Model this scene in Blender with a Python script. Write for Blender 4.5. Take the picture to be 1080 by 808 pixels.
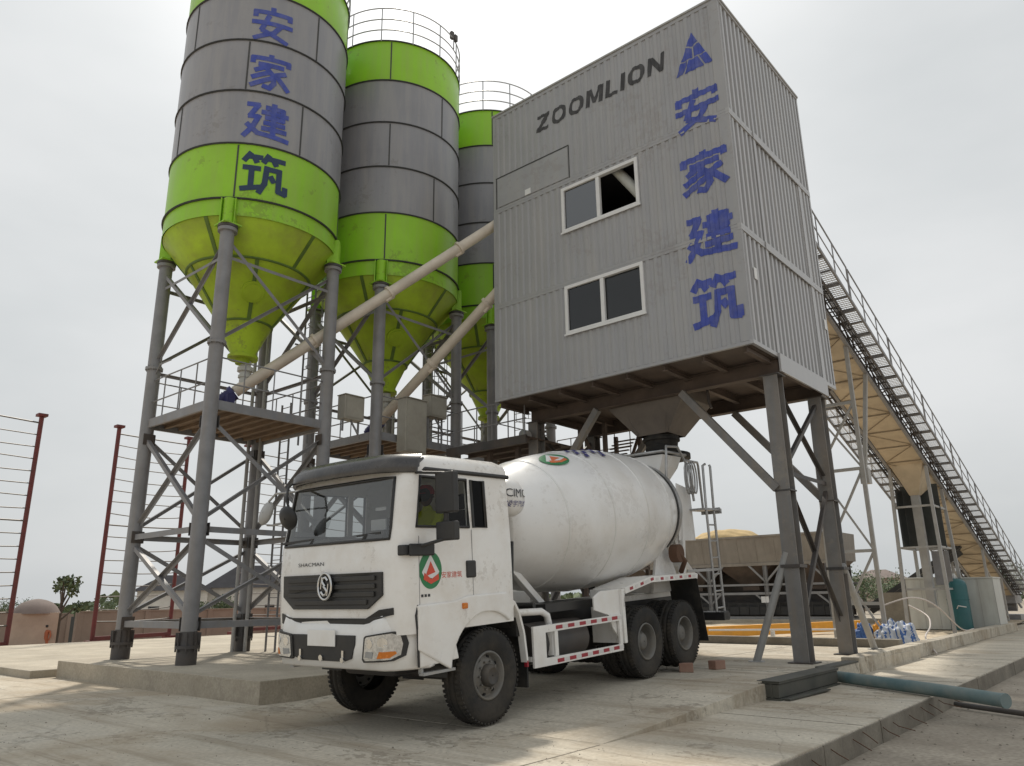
import bpy, bmesh, math, random
from mathutils import Vector, Matrix
from mathutils.geometry import tessellate_polygon
random.seed(7)
R = math.radians
for o in list(bpy.data.objects): bpy.data.objects.remove(o)
scene = bpy.context.scene
COL = scene.collection

# ---------------------------------------------------------------- camera
cam_d = bpy.data.cameras.new('camera')
cam = bpy.data.objects.new('camera', cam_d)
COL.objects.link(cam)
cx_, cu_, cf_ = (Vector((0.7605, 0.6492, -0.0144)), Vector((0.1879, -0.1985, 0.9619)), Vector((-0.6216, 0.7343, 0.2729)))
m3 = Matrix((cx_, cu_, -cf_)).transposed()
cam.matrix_world = Matrix.Translation((5.81, -14.62, 1.5)) @ m3.to_4x4()
cam_d.sensor_width = 36.0
cam_d.lens = 36.0 * 800.164 / 1080.0
cam_d.clip_start = 0.1
cam_d.clip_end = 3000
scene.camera = cam

# ---------------------------------------------------------------- daylight
SUN_EL = R(56.0)
sdir = Vector((-7.25, 6.65, 14.6)).normalized()          # towards the sun
world = bpy.data.worlds.new('World')
scene.world = world
world.use_nodes = True
wn, wl = world.node_tree.nodes, world.node_tree.links
for n in list(wn): wn.remove(n)
wout = wn.new('ShaderNodeOutputWorld')
wbg = wn.new('ShaderNodeBackground')
sky = wn.new('ShaderNodeTexSky')
sky.sky_type = 'NISHITA'
sky.sun_disc = False
sky.sun_elevation = math.asin(sdir.z)
sky.sun_rotation = math.atan2(sdir.x, sdir.y)
sky.air_density = 1.0
sky.dust_density = 7.0
sky.ozone_density = 1.0
hsv = wn.new('ShaderNodeHueSaturation')
hsv.inputs['Saturation'].default_value = 0.22
# veil of haze and thin cloud: a pale grey layer with soft uneven patches
tcw = wn.new('ShaderNodeTexCoord')
ns = wn.new('ShaderNodeTexNoise'); ns.inputs['Scale'].default_value = 1.7; ns.inputs['Detail'].default_value = 5
mp = wn.new('ShaderNodeMapping'); mp.inputs['Scale'].default_value = (1, 1, 2.5)
rmp = wn.new('ShaderNodeValToRGB')
rmp.color_ramp.elements[0].position = 0.3; rmp.color_ramp.elements[0].color = (4.6, 4.9, 5.0, 1)
rmp.color_ramp.elements[1].position = 0.72; rmp.color_ramp.elements[1].color = (6.5, 6.64, 6.68, 1)
mixw = wn.new('ShaderNodeMix'); mixw.data_type = 'RGBA'
mixw.inputs['Factor'].default_value = 0.80
wl.new(tcw.outputs['Generated'], mp.inputs['Vector'])
wl.new(mp.outputs['Vector'], ns.inputs['Vector'])
wl.new(ns.outputs['Fac'], rmp.inputs['Fac'])
wl.new(sky.outputs['Color'], hsv.inputs['Color'])
wl.new(hsv.outputs['Color'], mixw.inputs['A'])
wl.new(rmp.outputs['Color'], mixw.inputs['B'])
wl.new(mixw.outputs['Result'], wbg.inputs['Color'])
wbg.inputs['Strength'].default_value = 0.10
wl.new(wbg.outputs['Background'], wout.inputs['Surface'])
sun_d = bpy.data.lights.new('sun', 'SUN')
sun_d.energy = 2.6
sun_d.angle = R(3.0)
sun_d.color = (1.0, 0.93, 0.82)
sun = bpy.data.objects.new('sun', sun_d)
COL.objects.link(sun)
sun.rotation_euler = sdir.to_track_quat('Z', 'Y').to_euler()
sun.location = (0, 0, 40)
scene.view_settings.view_transform = 'Standard'
scene.view_settings.look = 'None'
scene.view_settings.gamma = 1
scene.view_settings.exposure = 0.30
scene.view_settings.use_curve_mapping = False
scene.render.engine = 'CYCLES'
scene.cycles.max_bounces = 7
scene.cycles.transparent_max_bounces = 12

# ---------------------------------------------------------------- materials
MATS = {}
def mat(name, col, rough=0.6, metal=0.0, var=0.12, scale=3.0, dirt=None, dirt_amt=0.0, dirt_scale=1.2, streak=False, bump=0.0, bscale=30.0, coat=0.0, var2=0.0, fine=40.0, aniso=None, spec=0.5, splash=None, splash_amt=0.0, splash_scale=9.0):
    m = bpy.data.materials.new(name); m.use_nodes = True
    nt = m.node_tree; N = nt.nodes; Lk = nt.links
    b = N['Principled BSDF']
    tc = N.new('ShaderNodeTexCoord')
    mpn = N.new('ShaderNodeMapping')
    Lk.new(tc.outputs['Object'], mpn.inputs['Vector'])
    if aniso: mpn.inputs['Scale'].default_value = aniso
    b.inputs['Specular IOR Level'].default_value = spec
    n1 = N.new('ShaderNodeTexNoise'); n1.inputs['Scale'].default_value = scale; n1.inputs['Detail'].default_value = 6; n1.inputs['Roughness'].default_value = 0.6
    Lk.new(mpn.outputs['Vector'], n1.inputs['Vector'])
    r1 = N.new('ShaderNodeValToRGB')
    c0 = [max(0, c * (1 - var)) for c in col]; c1 = [min(1, c * (1 + var)) for c in col]
    r1.color_ramp.elements[0].position = 0.32; r1.color_ramp.elements[0].color = (*c0, 1)
    r1.color_ramp.elements[1].position = 0.68; r1.color_ramp.elements[1].color = (*c1, 1)
    Lk.new(n1.outputs['Fac'], r1.inputs['Fac'])
    out = r1.outputs['Color']
    if var2:
        n3 = N.new('ShaderNodeTexNoise'); n3.inputs['Scale'].default_value = fine; n3.inputs['Detail'].default_value = 4
        Lk.new(tc.outputs['Object'], n3.inputs['Vector'])
        r3 = N.new('ShaderNodeMapRange'); r3.inputs['From Min'].default_value = 0.3; r3.inputs['From Max'].default_value = 0.7
        r3.inputs['To Min'].default_value = 1 - var2; r3.inputs['To Max'].default_value = 1 + var2
        Lk.new(n3.outputs['Fac'], r3.inputs['Value'])
        vm = N.new('ShaderNodeVectorMath'); vm.operation = 'SCALE'
        Lk.new(out, vm.inputs[0]); Lk.new(r3.outputs['Result'], vm.inputs['Scale'])
        out = vm.outputs['Vector']
    if dirt:
        mp2 = N.new('ShaderNodeMapping')
        mp2.inputs['Scale'].default_value = (3.5, 3.5, 0.35) if streak else (aniso or (1, 1, 1))
        Lk.new(tc.outputs['Object'], mp2.inputs['Vector'])
        n2 = N.new('ShaderNodeTexNoise'); n2.inputs['Scale'].default_value = dirt_scale; n2.inputs['Detail'].default_value = 8; n2.inputs['Roughness'].default_value = 0.65
        Lk.new(mp2.outputs['Vector'], n2.inputs['Vector'])
        r2 = N.new('ShaderNodeMapRange'); r2.inputs['From Min'].default_value = 0.42; r2.inputs['From Max'].default_value = 0.72
        r2.inputs['To Max'].default_value = dirt_amt
        Lk.new(n2.outputs['Fac'], r2.inputs['Value'])
        mx = N.new('ShaderNodeMix'); mx.data_type = 'RGBA'
        Lk.new(r2.outputs['Result'], mx.inputs['Factor']); Lk.new(out, mx.inputs['A'])
        mx.inputs['B'].default_value = (*dirt, 1)
        out = mx.outputs['Result']
    if splash:
        n4 = N.new('ShaderNodeTexNoise'); n4.inputs['Scale'].default_value = splash_scale; n4.inputs['Detail'].default_value = 3; n4.inputs['Roughness'].default_value = 0.75
        n5 = N.new('ShaderNodeTexNoise'); n5.inputs['Scale'].default_value = splash_scale * .12; n5.inputs['Detail'].default_value = 2
        Lk.new(tc.outputs['Object'], n4.inputs['Vector']); Lk.new(tc.outputs['Object'], n5.inputs['Vector'])
        ml = N.new('ShaderNodeMath'); ml.operation = 'MULTIPLY'; Lk.new(n4.outputs['Fac'], ml.inputs[0]); Lk.new(n5.outputs['Fac'], ml.inputs[1])
        r4 = N.new('ShaderNodeMapRange'); r4.inputs['From Min'].default_value = 0.315; r4.inputs['From Max'].default_value = 0.36; r4.inputs['To Max'].default_value = splash_amt
        Lk.new(ml.outputs['Value'], r4.inputs['Value'])
        mx4 = N.new('ShaderNodeMix'); mx4.data_type = 'RGBA'; Lk.new(r4.outputs['Result'], mx4.inputs['Factor']); Lk.new(out, mx4.inputs['A']); mx4.inputs['B'].default_value = (*splash, 1)
        out = mx4.outputs['Result']
    Lk.new(out, b.inputs['Base Color'])
    b.inputs['Metallic'].default_value = metal
    rr = N.new('ShaderNodeMapRange'); rr.inputs['To Min'].default_value = max(0.03, rough - 0.1); rr.inputs['To Max'].default_value = min(1, rough + 0.12)
    Lk.new(n1.outputs['Fac'], rr.inputs['Value']); Lk.new(rr.outputs['Result'], b.inputs['Roughness'])
    if coat: b.inputs['Coat Weight'].default_value = coat; b.inputs['Coat Roughness'].default_value = 0.12
    if bump:
        bn = N.new('ShaderNodeTexNoise'); bn.inputs['Scale'].default_value = bscale; bn.inputs['Detail'].default_value = 6
        Lk.new(tc.outputs['Object'], bn.inputs['Vector'])
        bp = N.new('ShaderNodeBump'); bp.inputs['Strength'].default_value = bump; bp.inputs['Distance'].default_value = 0.03
        Lk.new(bn.outputs['Fac'], bp.inputs['Height']); Lk.new(bp.outputs['Normal'], b.inputs['Normal'])
    MATS[name] = m
    return m

def glass_mat(name, tint, gloss=0.5, rough=0.02, base=0.0):
    m = bpy.data.materials.new(name); m.use_nodes = True
    nt = m.node_tree; N = nt.nodes; Lk = nt.links
    for n in list(N): N.remove(n)
    o = N.new('ShaderNodeOutputMaterial'); t = N.new('ShaderNodeBsdfTransparent'); g = N.new('ShaderNodeBsdfGlossy')
    t.inputs['Color'].default_value = (*tint, 1); g.inputs['Roughness'].default_value = rough
    lw = N.new('ShaderNodeLayerWeight'); lw.inputs['Blend'].default_value = 0.35
    pw = N.new('ShaderNodeMath'); pw.operation = 'POWER'; pw.inputs[1].default_value = 3.0; Lk.new(lw.outputs['Facing'], pw.inputs[0])
    mr = N.new('ShaderNodeMath'); mr.operation = 'MULTIPLY'; mr.inputs[1].default_value = gloss
    ad_ = N.new('ShaderNodeMath'); ad_.operation = 'ADD'; ad_.use_clamp = True; ad_.inputs[1].default_value = base
    mx = N.new('ShaderNodeMixShader')
    Lk.new(pw.outputs['Value'], mr.inputs[0]); Lk.new(mr.outputs['Value'], ad_.inputs[0]); Lk.new(ad_.outputs['Value'], mx.inputs['Fac'])
    Lk.new(t.outputs['BSDF'], mx.inputs[1]); Lk.new(g.outputs['BSDF'], mx.inputs[2]); Lk.new(mx.outputs['Shader'], o.inputs['Surface'])
    MATS[name] = m
    return m

dust = (0.36, 0.31, 0.24)
mat('steel', (0.232, 0.234, 0.246), 0.5, 0.0, 0.15, 2.5, dirt=(0.24, 0.2, 0.16), dirt_amt=0.45, streak=True, bump=0.05)
mat('steel_dusty', (0.205, 0.20, 0.196), 0.55, 0.0, 0.15, 2.5, dirt=(0.25, 0.2, 0.15), dirt_amt=0.7, streak=True, bump=0.05, splash=(0.32, 0.28, 0.22), splash_amt=.3, splash_scale=8)
mat('steel_dark', (0.065, 0.062, 0.062), 0.55, 0.0, 0.2, 3.0, dirt=(0.13, 0.09, 0.06), dirt_amt=0.5)
mat('steel_light', (0.36, 0.36, 0.355), 0.5, 0.0, 0.12, 3.0, dirt=dust, dirt_amt=0.4, streak=True)
mat('hopper', (0.15, 0.13, 0.115), 0.6, 0.0, 0.2, 2.0, dirt=(0.22, 0.19, 0.16), dirt_amt=0.5)
mat('steel_brown', (0.115, 0.085, 0.068), 0.7, 0.0, 0.25, 2.0, dirt=(0.06, 0.05, 0.045), dirt_amt=0.6)
mat('belly_rib', (0.30, 0.235, 0.165), 0.6)
mat('plank_brown', (0.20, 0.135, 0.085), 0.8, 0.0, 0.3, 2.0, dirt=(0.1, 0.07, 0.05), dirt_amt=0.7, aniso=(1, 8, 1))
mat('galvanised', (0.42, 0.42, 0.42), 0.4, 0.6, 0.15, 5.0)
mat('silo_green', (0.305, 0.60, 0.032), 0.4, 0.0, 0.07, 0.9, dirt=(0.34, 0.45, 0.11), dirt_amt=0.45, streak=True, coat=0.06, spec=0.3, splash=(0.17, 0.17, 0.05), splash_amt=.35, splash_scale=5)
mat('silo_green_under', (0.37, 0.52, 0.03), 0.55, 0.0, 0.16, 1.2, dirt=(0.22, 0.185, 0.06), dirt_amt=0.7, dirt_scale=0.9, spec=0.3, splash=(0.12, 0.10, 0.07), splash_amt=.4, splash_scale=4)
mat('silo_grey', (0.268, 0.268, 0.288), 0.42, 0.0, 0.07, 0.8, dirt=(0.37, 0.355, 0.34), dirt_amt=0.6, streak=True, coat=0.15, splash=(0.18, 0.16, 0.14), splash_amt=.3, splash_scale=5)
mat('seam_dark', (0.055, 0.055, 0.052), 0.6, 0.0, 0.2, 4)
mat('seam_green', (0.10, 0.17, 0.025), 0.6, 0.0, 0.2, 4)
mat('clad_grey', (0.332, 0.335, 0.350), 0.46, 0.0, 0.06, 0.7, dirt=(0.40, 0.385, 0.365), dirt_amt=0.5, streak=True, coat=0.1, splash=(0.24, 0.21, 0.19), splash_amt=.25, splash_scale=5)
mat('blue_paint', (0.045, 0.072, 0.36), 0.55, 0.0, 0.2, 4, dirt=(0.21, 0.22, 0.34), dirt_amt=0.4, dirt_scale=5)
mat('clad_grey_lit', (0.37, 0.37, 0.378), 0.34, 0.0, 0.06, 0.7, dirt=(0.46, 0.44, 0.42), dirt_amt=0.4, streak=True, coat=0.3)  # tower grey made paler: brighter sky on the right wall put into the colour
mat('blue_paint_green', (0.022, 0.045, 0.10), 0.6, 0.0, 0.15, 6)
mat('black_paint', (0.040, 0.038, 0.040), 0.6, 0.0, 0.15, 6, dirt=(0.12, 0.12, 0.12), dirt_amt=0.5, dirt_scale=6)
mat('pvc_white', (0.72, 0.72, 0.72), 0.4, 0.0, 0.05, 4)
mat('cream_pipe', (0.68, 0.61, 0.52), 0.5, 0.0, 0.08, 2, dirt=(0.42, 0.36, 0.29), dirt_amt=0.55, bump=0.04)
mat('motor_blue', (0.035, 0.035, 0.13), 0.5)
mat('beige_sheet', (0.54, 0.45, 0.325), 0.6, 0.0, 0.1, 1.5, dirt=(0.3, 0.24, 0.17), dirt_amt=0.6)
mat('cabinet_beige', (0.36, 0.34, 0.29), 0.5, 0.0, 0.08, 3, dirt=(0.2, 0.18, 0.15), dirt_amt=0.5)
mat('rubber', (0.018, 0.018, 0.018), 0.75, 0.0, 0.25, 8, dirt=(0.10, 0.085, 0.065), dirt_amt=0.35, dirt_scale=4)
mat('tyre', (0.020, 0.019, 0.018), 0.82, 0.0, 0.25, 8, dirt=(0.10, 0.082, 0.06), dirt_amt=0.55, dirt_scale=3, bump=0.15, bscale=60)
mat('rim', (0.17, 0.165, 0.155), 0.55, 0.2, 0.2, 6, dirt=(0.2, 0.165, 0.12), dirt_amt=0.6, dirt_scale=5)
mat('hub_dark', (0.06, 0.055, 0.05), 0.6, 0.0, 0.2, 6, dirt=(0.14, 0.115, 0.085), dirt_amt=0.5, dirt_scale=5)
mat('truck_white', (0.86, 0.85, 0.83), 0.30, 0.0, 0.03, 1.5, dirt=(0.64, 0.57, 0.48), dirt_amt=0.5, dirt_scale=1.7, coat=0.35, splash=(0.40, 0.35, 0.29), splash_amt=.28, splash_scale=13)
mat('drum_white', (0.82, 0.815, 0.805), 0.30, 0.0, 0.04, 1.2, dirt=(0.60, 0.545, 0.475), dirt_amt=0.5, dirt_scale=0.9, coat=0.3, splash=(0.36, 0.32, 0.27), splash_amt=.16, splash_scale=11)
mat('black_plastic', (0.022, 0.022, 0.023), 0.45, 0.0, 0.2, 6, dirt=(0.09, 0.08, 0.065), dirt_amt=0.3)
mat('visor_plastic', (0.05, 0.049, 0.052), 0.25, 0.0, 0.2, 3, dirt=(0.14, 0.13, 0.12), dirt_amt=0.6, dirt_scale=2.5)
mat('chrome', (0.62, 0.62, 0.62), 0.18, 1.0, 0.05, 6)
mat('lamp_clear', (0.55, 0.56, 0.57), 0.15, 0.7, 0.25, 30)
mat('amber', (0.65, 0.19, 0.02), 0.25, 0.0, 0.1, 20)
mat('red_paint', (0.42, 0.03, 0.025), 0.5, 0.0, 0.15, 6)
mat('tape_red', (0.36, 0.025, 0.04), 0.4, 0.0, 0.1, 10)
mat('tape_white', (0.70, 0.68, 0.66), 0.4, 0.0, 0.05, 10)
mat('logo_green', (0.025, 0.20, 0.075), 0.4)
mat('logo_red', (0.62, 0.075, 0.04), 0.4)
mat('logo_orange', (0.62, 0.15, 0.05), 0.45)
mat('ink_blue', (0.035, 0.035, 0.17), 0.5)
mat('ink_black', (0.03, 0.03, 0.035), 0.5)
mat('interior', (0.035, 0.034, 0.034), 0.8)
mat('interior_dark', (0.012, 0.012, 0.012), 0.9)
mat('fence_red', (0.145, 0.028, 0.028), 0.55, 0.0, 0.2, 3, dirt=(0.08, 0.03, 0.025), dirt_amt=0.6)
mat('wire', (0.16, 0.15, 0.14), 0.5, 0.5)
def concrete_mat(name):
    """poured yard concrete: mottling, pale cement dust, brown mud tracks drawn out by wheels, hairline cracks, dark spots"""
    m = mat(name, (0.52, 0.475, 0.395), 0.85, 0.0, 0.13, 0.45, bump=0.22, bscale=25, var2=0.15, fine=20, spec=0.22, splash=(0.19, 0.165, 0.13), splash_amt=.55, splash_scale=6)
    nt = m.node_tree; N = nt.nodes; Lk = nt.links; b = N['Principled BSDF']
    out = b.inputs['Base Color'].links[0].from_socket
    tc = [n for n in N if n.type == 'TEX_COORD'][0]
    def layer(scale, aniso, lo, hi, col, amt, detail=7, rough=.62, dist=0.0, rot=0.0):
        nonlocal out
        mp = N.new('ShaderNodeMapping'); mp.inputs['Scale'].default_value = aniso; mp.inputs['Rotation'].default_value = (0, 0, rot); Lk.new(tc.outputs['Object'], mp.inputs['Vector'])
        n = N.new('ShaderNodeTexNoise'); n.inputs['Scale'].default_value = scale; n.inputs['Detail'].default_value = detail; n.inputs['Roughness'].default_value = rough; n.inputs['Distortion'].default_value = dist
        Lk.new(mp.outputs['Vector'], n.inputs['Vector'])
        r = N.new('ShaderNodeMapRange'); r.inputs['From Min'].default_value = lo; r.inputs['From Max'].default_value = hi; r.inputs['To Max'].default_value = amt; r.interpolation_type = 'SMOOTHSTEP'
        Lk.new(n.outputs['Fac'], r.inputs['Value'])
        x = N.new('ShaderNodeMix'); x.data_type = 'RGBA'; Lk.new(r.outputs['Result'], x.inputs['Factor']); Lk.new(out, x.inputs['A']); x.inputs['B'].default_value = (*col, 1); out = x.outputs['Result']
    layer(.32, (1, 1, 1), .46, .66, (.37, .30, .215), .7, dist=.6)
    layer(.8, (.22, 2.2, 1), .50, .66, (.29, .235, .17), .5, rot=.35)
    layer(1.3, (.16, 3.4, 1), .54, .64, (.24, .20, .15), .36, rot=.12)
    layer(.5, (1, .6, 1), .55, .75, (.56, .53, .47), .7)
    v = N.new('ShaderNodeTexVoronoi'); v.feature = 'DISTANCE_TO_EDGE'; v.inputs['Scale'].default_value = .42
    wn_ = N.new('ShaderNodeTexNoise'); wn_.inputs['Scale'].default_value = 1.6; wn_.inputs['Detail'].default_value = 5; Lk.new(tc.outputs['Object'], wn_.inputs['Vector'])
    ad = N.new('ShaderNodeMix'); ad.data_type = 'RGBA'; ad.inputs['Factor'].default_value = .18; Lk.new(tc.outputs['Object'], ad.inputs['A']); Lk.new(wn_.outputs['Color'], ad.inputs['B'])
    Lk.new(ad.outputs['Result'], v.inputs['Vector'])
    r = N.new('ShaderNodeMapRange'); r.inputs['From Min'].default_value = .0; r.inputs['From Max'].default_value = .006; r.inputs['To Min'].default_value = .28; r.inputs['To Max'].default_value = 0
    Lk.new(v.outputs['Distance'], r.inputs['Value'])
    x = N.new('ShaderNodeMix'); x.data_type = 'RGBA'; Lk.new(r.outputs['Result'], x.inputs['Factor']); Lk.new(out, x.inputs['A']); x.inputs['B'].default_value = (.15, .13, .105, 1); out = x.outputs['Result']
    Lk.new(out, b.inputs['Base Color'])
concrete_mat('concrete')
mat('concrete_light', (0.44, 0.395, 0.32), 0.85, 0.0, 0.15, 0.9, dirt=(0.31, 0.27, 0.21), dirt_amt=0.75, dirt_scale=0.8, bump=0.2, bscale=20, var2=0.14, fine=30, spec=0.25, splash=(0.27, 0.235, 0.19), splash_amt=.3, splash_scale=7)
mat('concrete_edge', (0.24, 0.215, 0.175), 0.9, 0.0, 0.2, 1.5, dirt=(0.14, 0.12, 0.095), dirt_amt=0.8, dirt_scale=1.3, bump=0.35, bscale=14, var2=0.12)
mat('sand', (0.50, 0.425, 0.32), 0.95, 0.0, 0.15, 0.5, dirt=(0.34, 0.28, 0.2), dirt_amt=0.7, dirt_scale=0.8, bump=0.3, bscale=12, var2=0.15, fine=15, spec=0.15)
mat('dirt', (0.36, 0.32, 0.265), 0.95, 0.0, 0.2, 0.6, dirt=(0.24, 0.205, 0.165), dirt_amt=0.7, dirt_scale=0.7, bump=0.4, bscale=9, var2=0.2, fine=18, spec=0.15)
mat('laterite', (0.36, 0.19, 0.115), 0.95, 0.0, 0.2, 0.4, dirt=(0.40, 0.30, 0.2), dirt_amt=0.8, dirt_scale=0.25, bump=0.3, bscale=6)
mat('wall_block', (0.30, 0.235, 0.195), 0.95, 0.0, 0.12, 0.6, dirt=(0.22, 0.165, 0.135), dirt_amt=0.6, dirt_scale=0.5, spec=0.1)
mat('plaster', (0.66, 0.63, 0.58), 0.85, 0.0, 0.1, 0.8, dirt=(0.45, 0.4, 0.35), dirt_amt=0.4, spec=0.1)
mat('plaster_tan', (0.40, 0.33, 0.27), 0.9, 0.0, 0.1, 0.8, dirt=(0.28, 0.22, 0.18), dirt_amt=0.5)
mat('roof_dark', (0.045, 0.045, 0.05), 1.0, 0.0, 0.15, 1.0, spec=0.05)
mat('roof_dome', (0.22, 0.185, 0.17), 0.95, 0.0, 0.15, 0.7, spec=0.1)
mat('window_dark', (0.03, 0.032, 0.035), 0.2)
mat('bark', (0.09, 0.07, 0.055), 0.9, 0.0, 0.2, 4)
mat('leaf', (0.075, 0.105, 0.055), 0.7, 0.0, 0.4, 3)
mat('leaf_light', (0.12, 0.155, 0.075), 0.7, 0.0, 0.4, 3)
mat('teal', (0.018, 0.115, 0.125), 0.4, 0.0, 0.1, 3, dirt=(0.07, 0.14, 0.14), dirt_amt=0.4)
mat('teal_hose', (0.12, 0.20, 0.215), 0.6, 0.0, 0.15, 2, dirt=(0.25, 0.26, 0.235), dirt_amt=0.75, dirt_scale=2.0)
mat('orange_paint', (0.80, 0.37, 0.03), 0.5, 0.0, 0.1, 2, dirt=(0.5, 0.26, 0.07), dirt_amt=0.4)
mat('cabin_white', (0.52, 0.53, 0.50), 0.5, 0.0, 0.06, 1.5, dirt=(0.36, 0.34, 0.3), dirt_amt=0.5, streak=True)
mat('cabin_green', (0.30, 0.37, 0.33), 0.5, 0.0, 0.06, 1.5)
mat('sheet_black', (0.045, 0.05, 0.048), 0.5, 0.0, 0.2, 2)
mat('bin_grey', (0.25, 0.225, 0.195), 0.7, 0.0, 0.12, 1.2, dirt=(0.17, 0.145, 0.125), dirt_amt=0.6, streak=True)
mat('bin_frame', (0.235, 0.235, 0.24), 0.55, 0.0, 0.12, 2)
mat('sand_heap', (0.50, 0.37, 0.19), 0.95, 0.0, 0.15, 1.5, bump=0.4, bscale=10)
mat('brick', (0.30, 0.17, 0.125), 0.9, 0.0, 0.2, 4, dirt=(0.26, 0.21, 0.17), dirt_amt=0.6)
mat('formwork', (0.060, 0.062, 0.052), 0.7, 0.0, 0.2, 3, dirt=(0.13, 0.12, 0.1), dirt_amt=0.6)
mat('tarp_white', (0.52, 0.55, 0.60), 0.55, 0.0, 0.1, 3)
mat('tarp_blue', (0.05, 0.13, 0.36), 0.5)
mat('cable', (0.55, 0.50, 0.47), 0.6)
mat('rust', (0.12, 0.065, 0.04), 0.9)
mat('skin', (0.11, 0.06, 0.042), 0.55)
mat('vest', (0.50, 0.55, 0.04), 0.7)
mat('shirt_orange', (0.36, 0.12, 0.06), 0.8)
mat('trouser', (0.05, 0.05, 0.07), 0.85)
mat('cap_red', (0.35, 0.03, 0.04), 0.7)
mat('purple_hose', (0.12, 0.05, 0.1), 0.6)
glass_mat('glass_cab', (0.62, 0.64, 0.64), 0.6, base=0.15)
glass_mat('glass_side', (0.60, 0.62, 0.62), 0.4, base=0.02)
glass_mat('glass_dark', (0.03, 0.03, 0.035), 0.3, base=0.01)
glass_mat('glass_window', (0.35, 0.37, 0.40), 0.5, base=0.19)
glass_mat('glass_lower', (0.25, 0.26, 0.28), 0.4, base=0.07)
mat('mirror', (0.45, 0.46, 0.47), 0.08, 1.0, 0.02, 5)

# ---------------------------------------------------------------- mesh helpers
def frame_of(d, up=None):
    d = Vector(d).normalized()
    u = Vector(up) if up else (Vector((0, 0, 1)) if abs(d.z) < 0.95 else Vector((1, 0, 0)))
    s = d.cross(u)
    if s.length < 1e-6: s = d.cross(Vector((0, 1, 0)))
    s.normalize(); u = s.cross(d).normalized()
    return s, u, d

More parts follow.
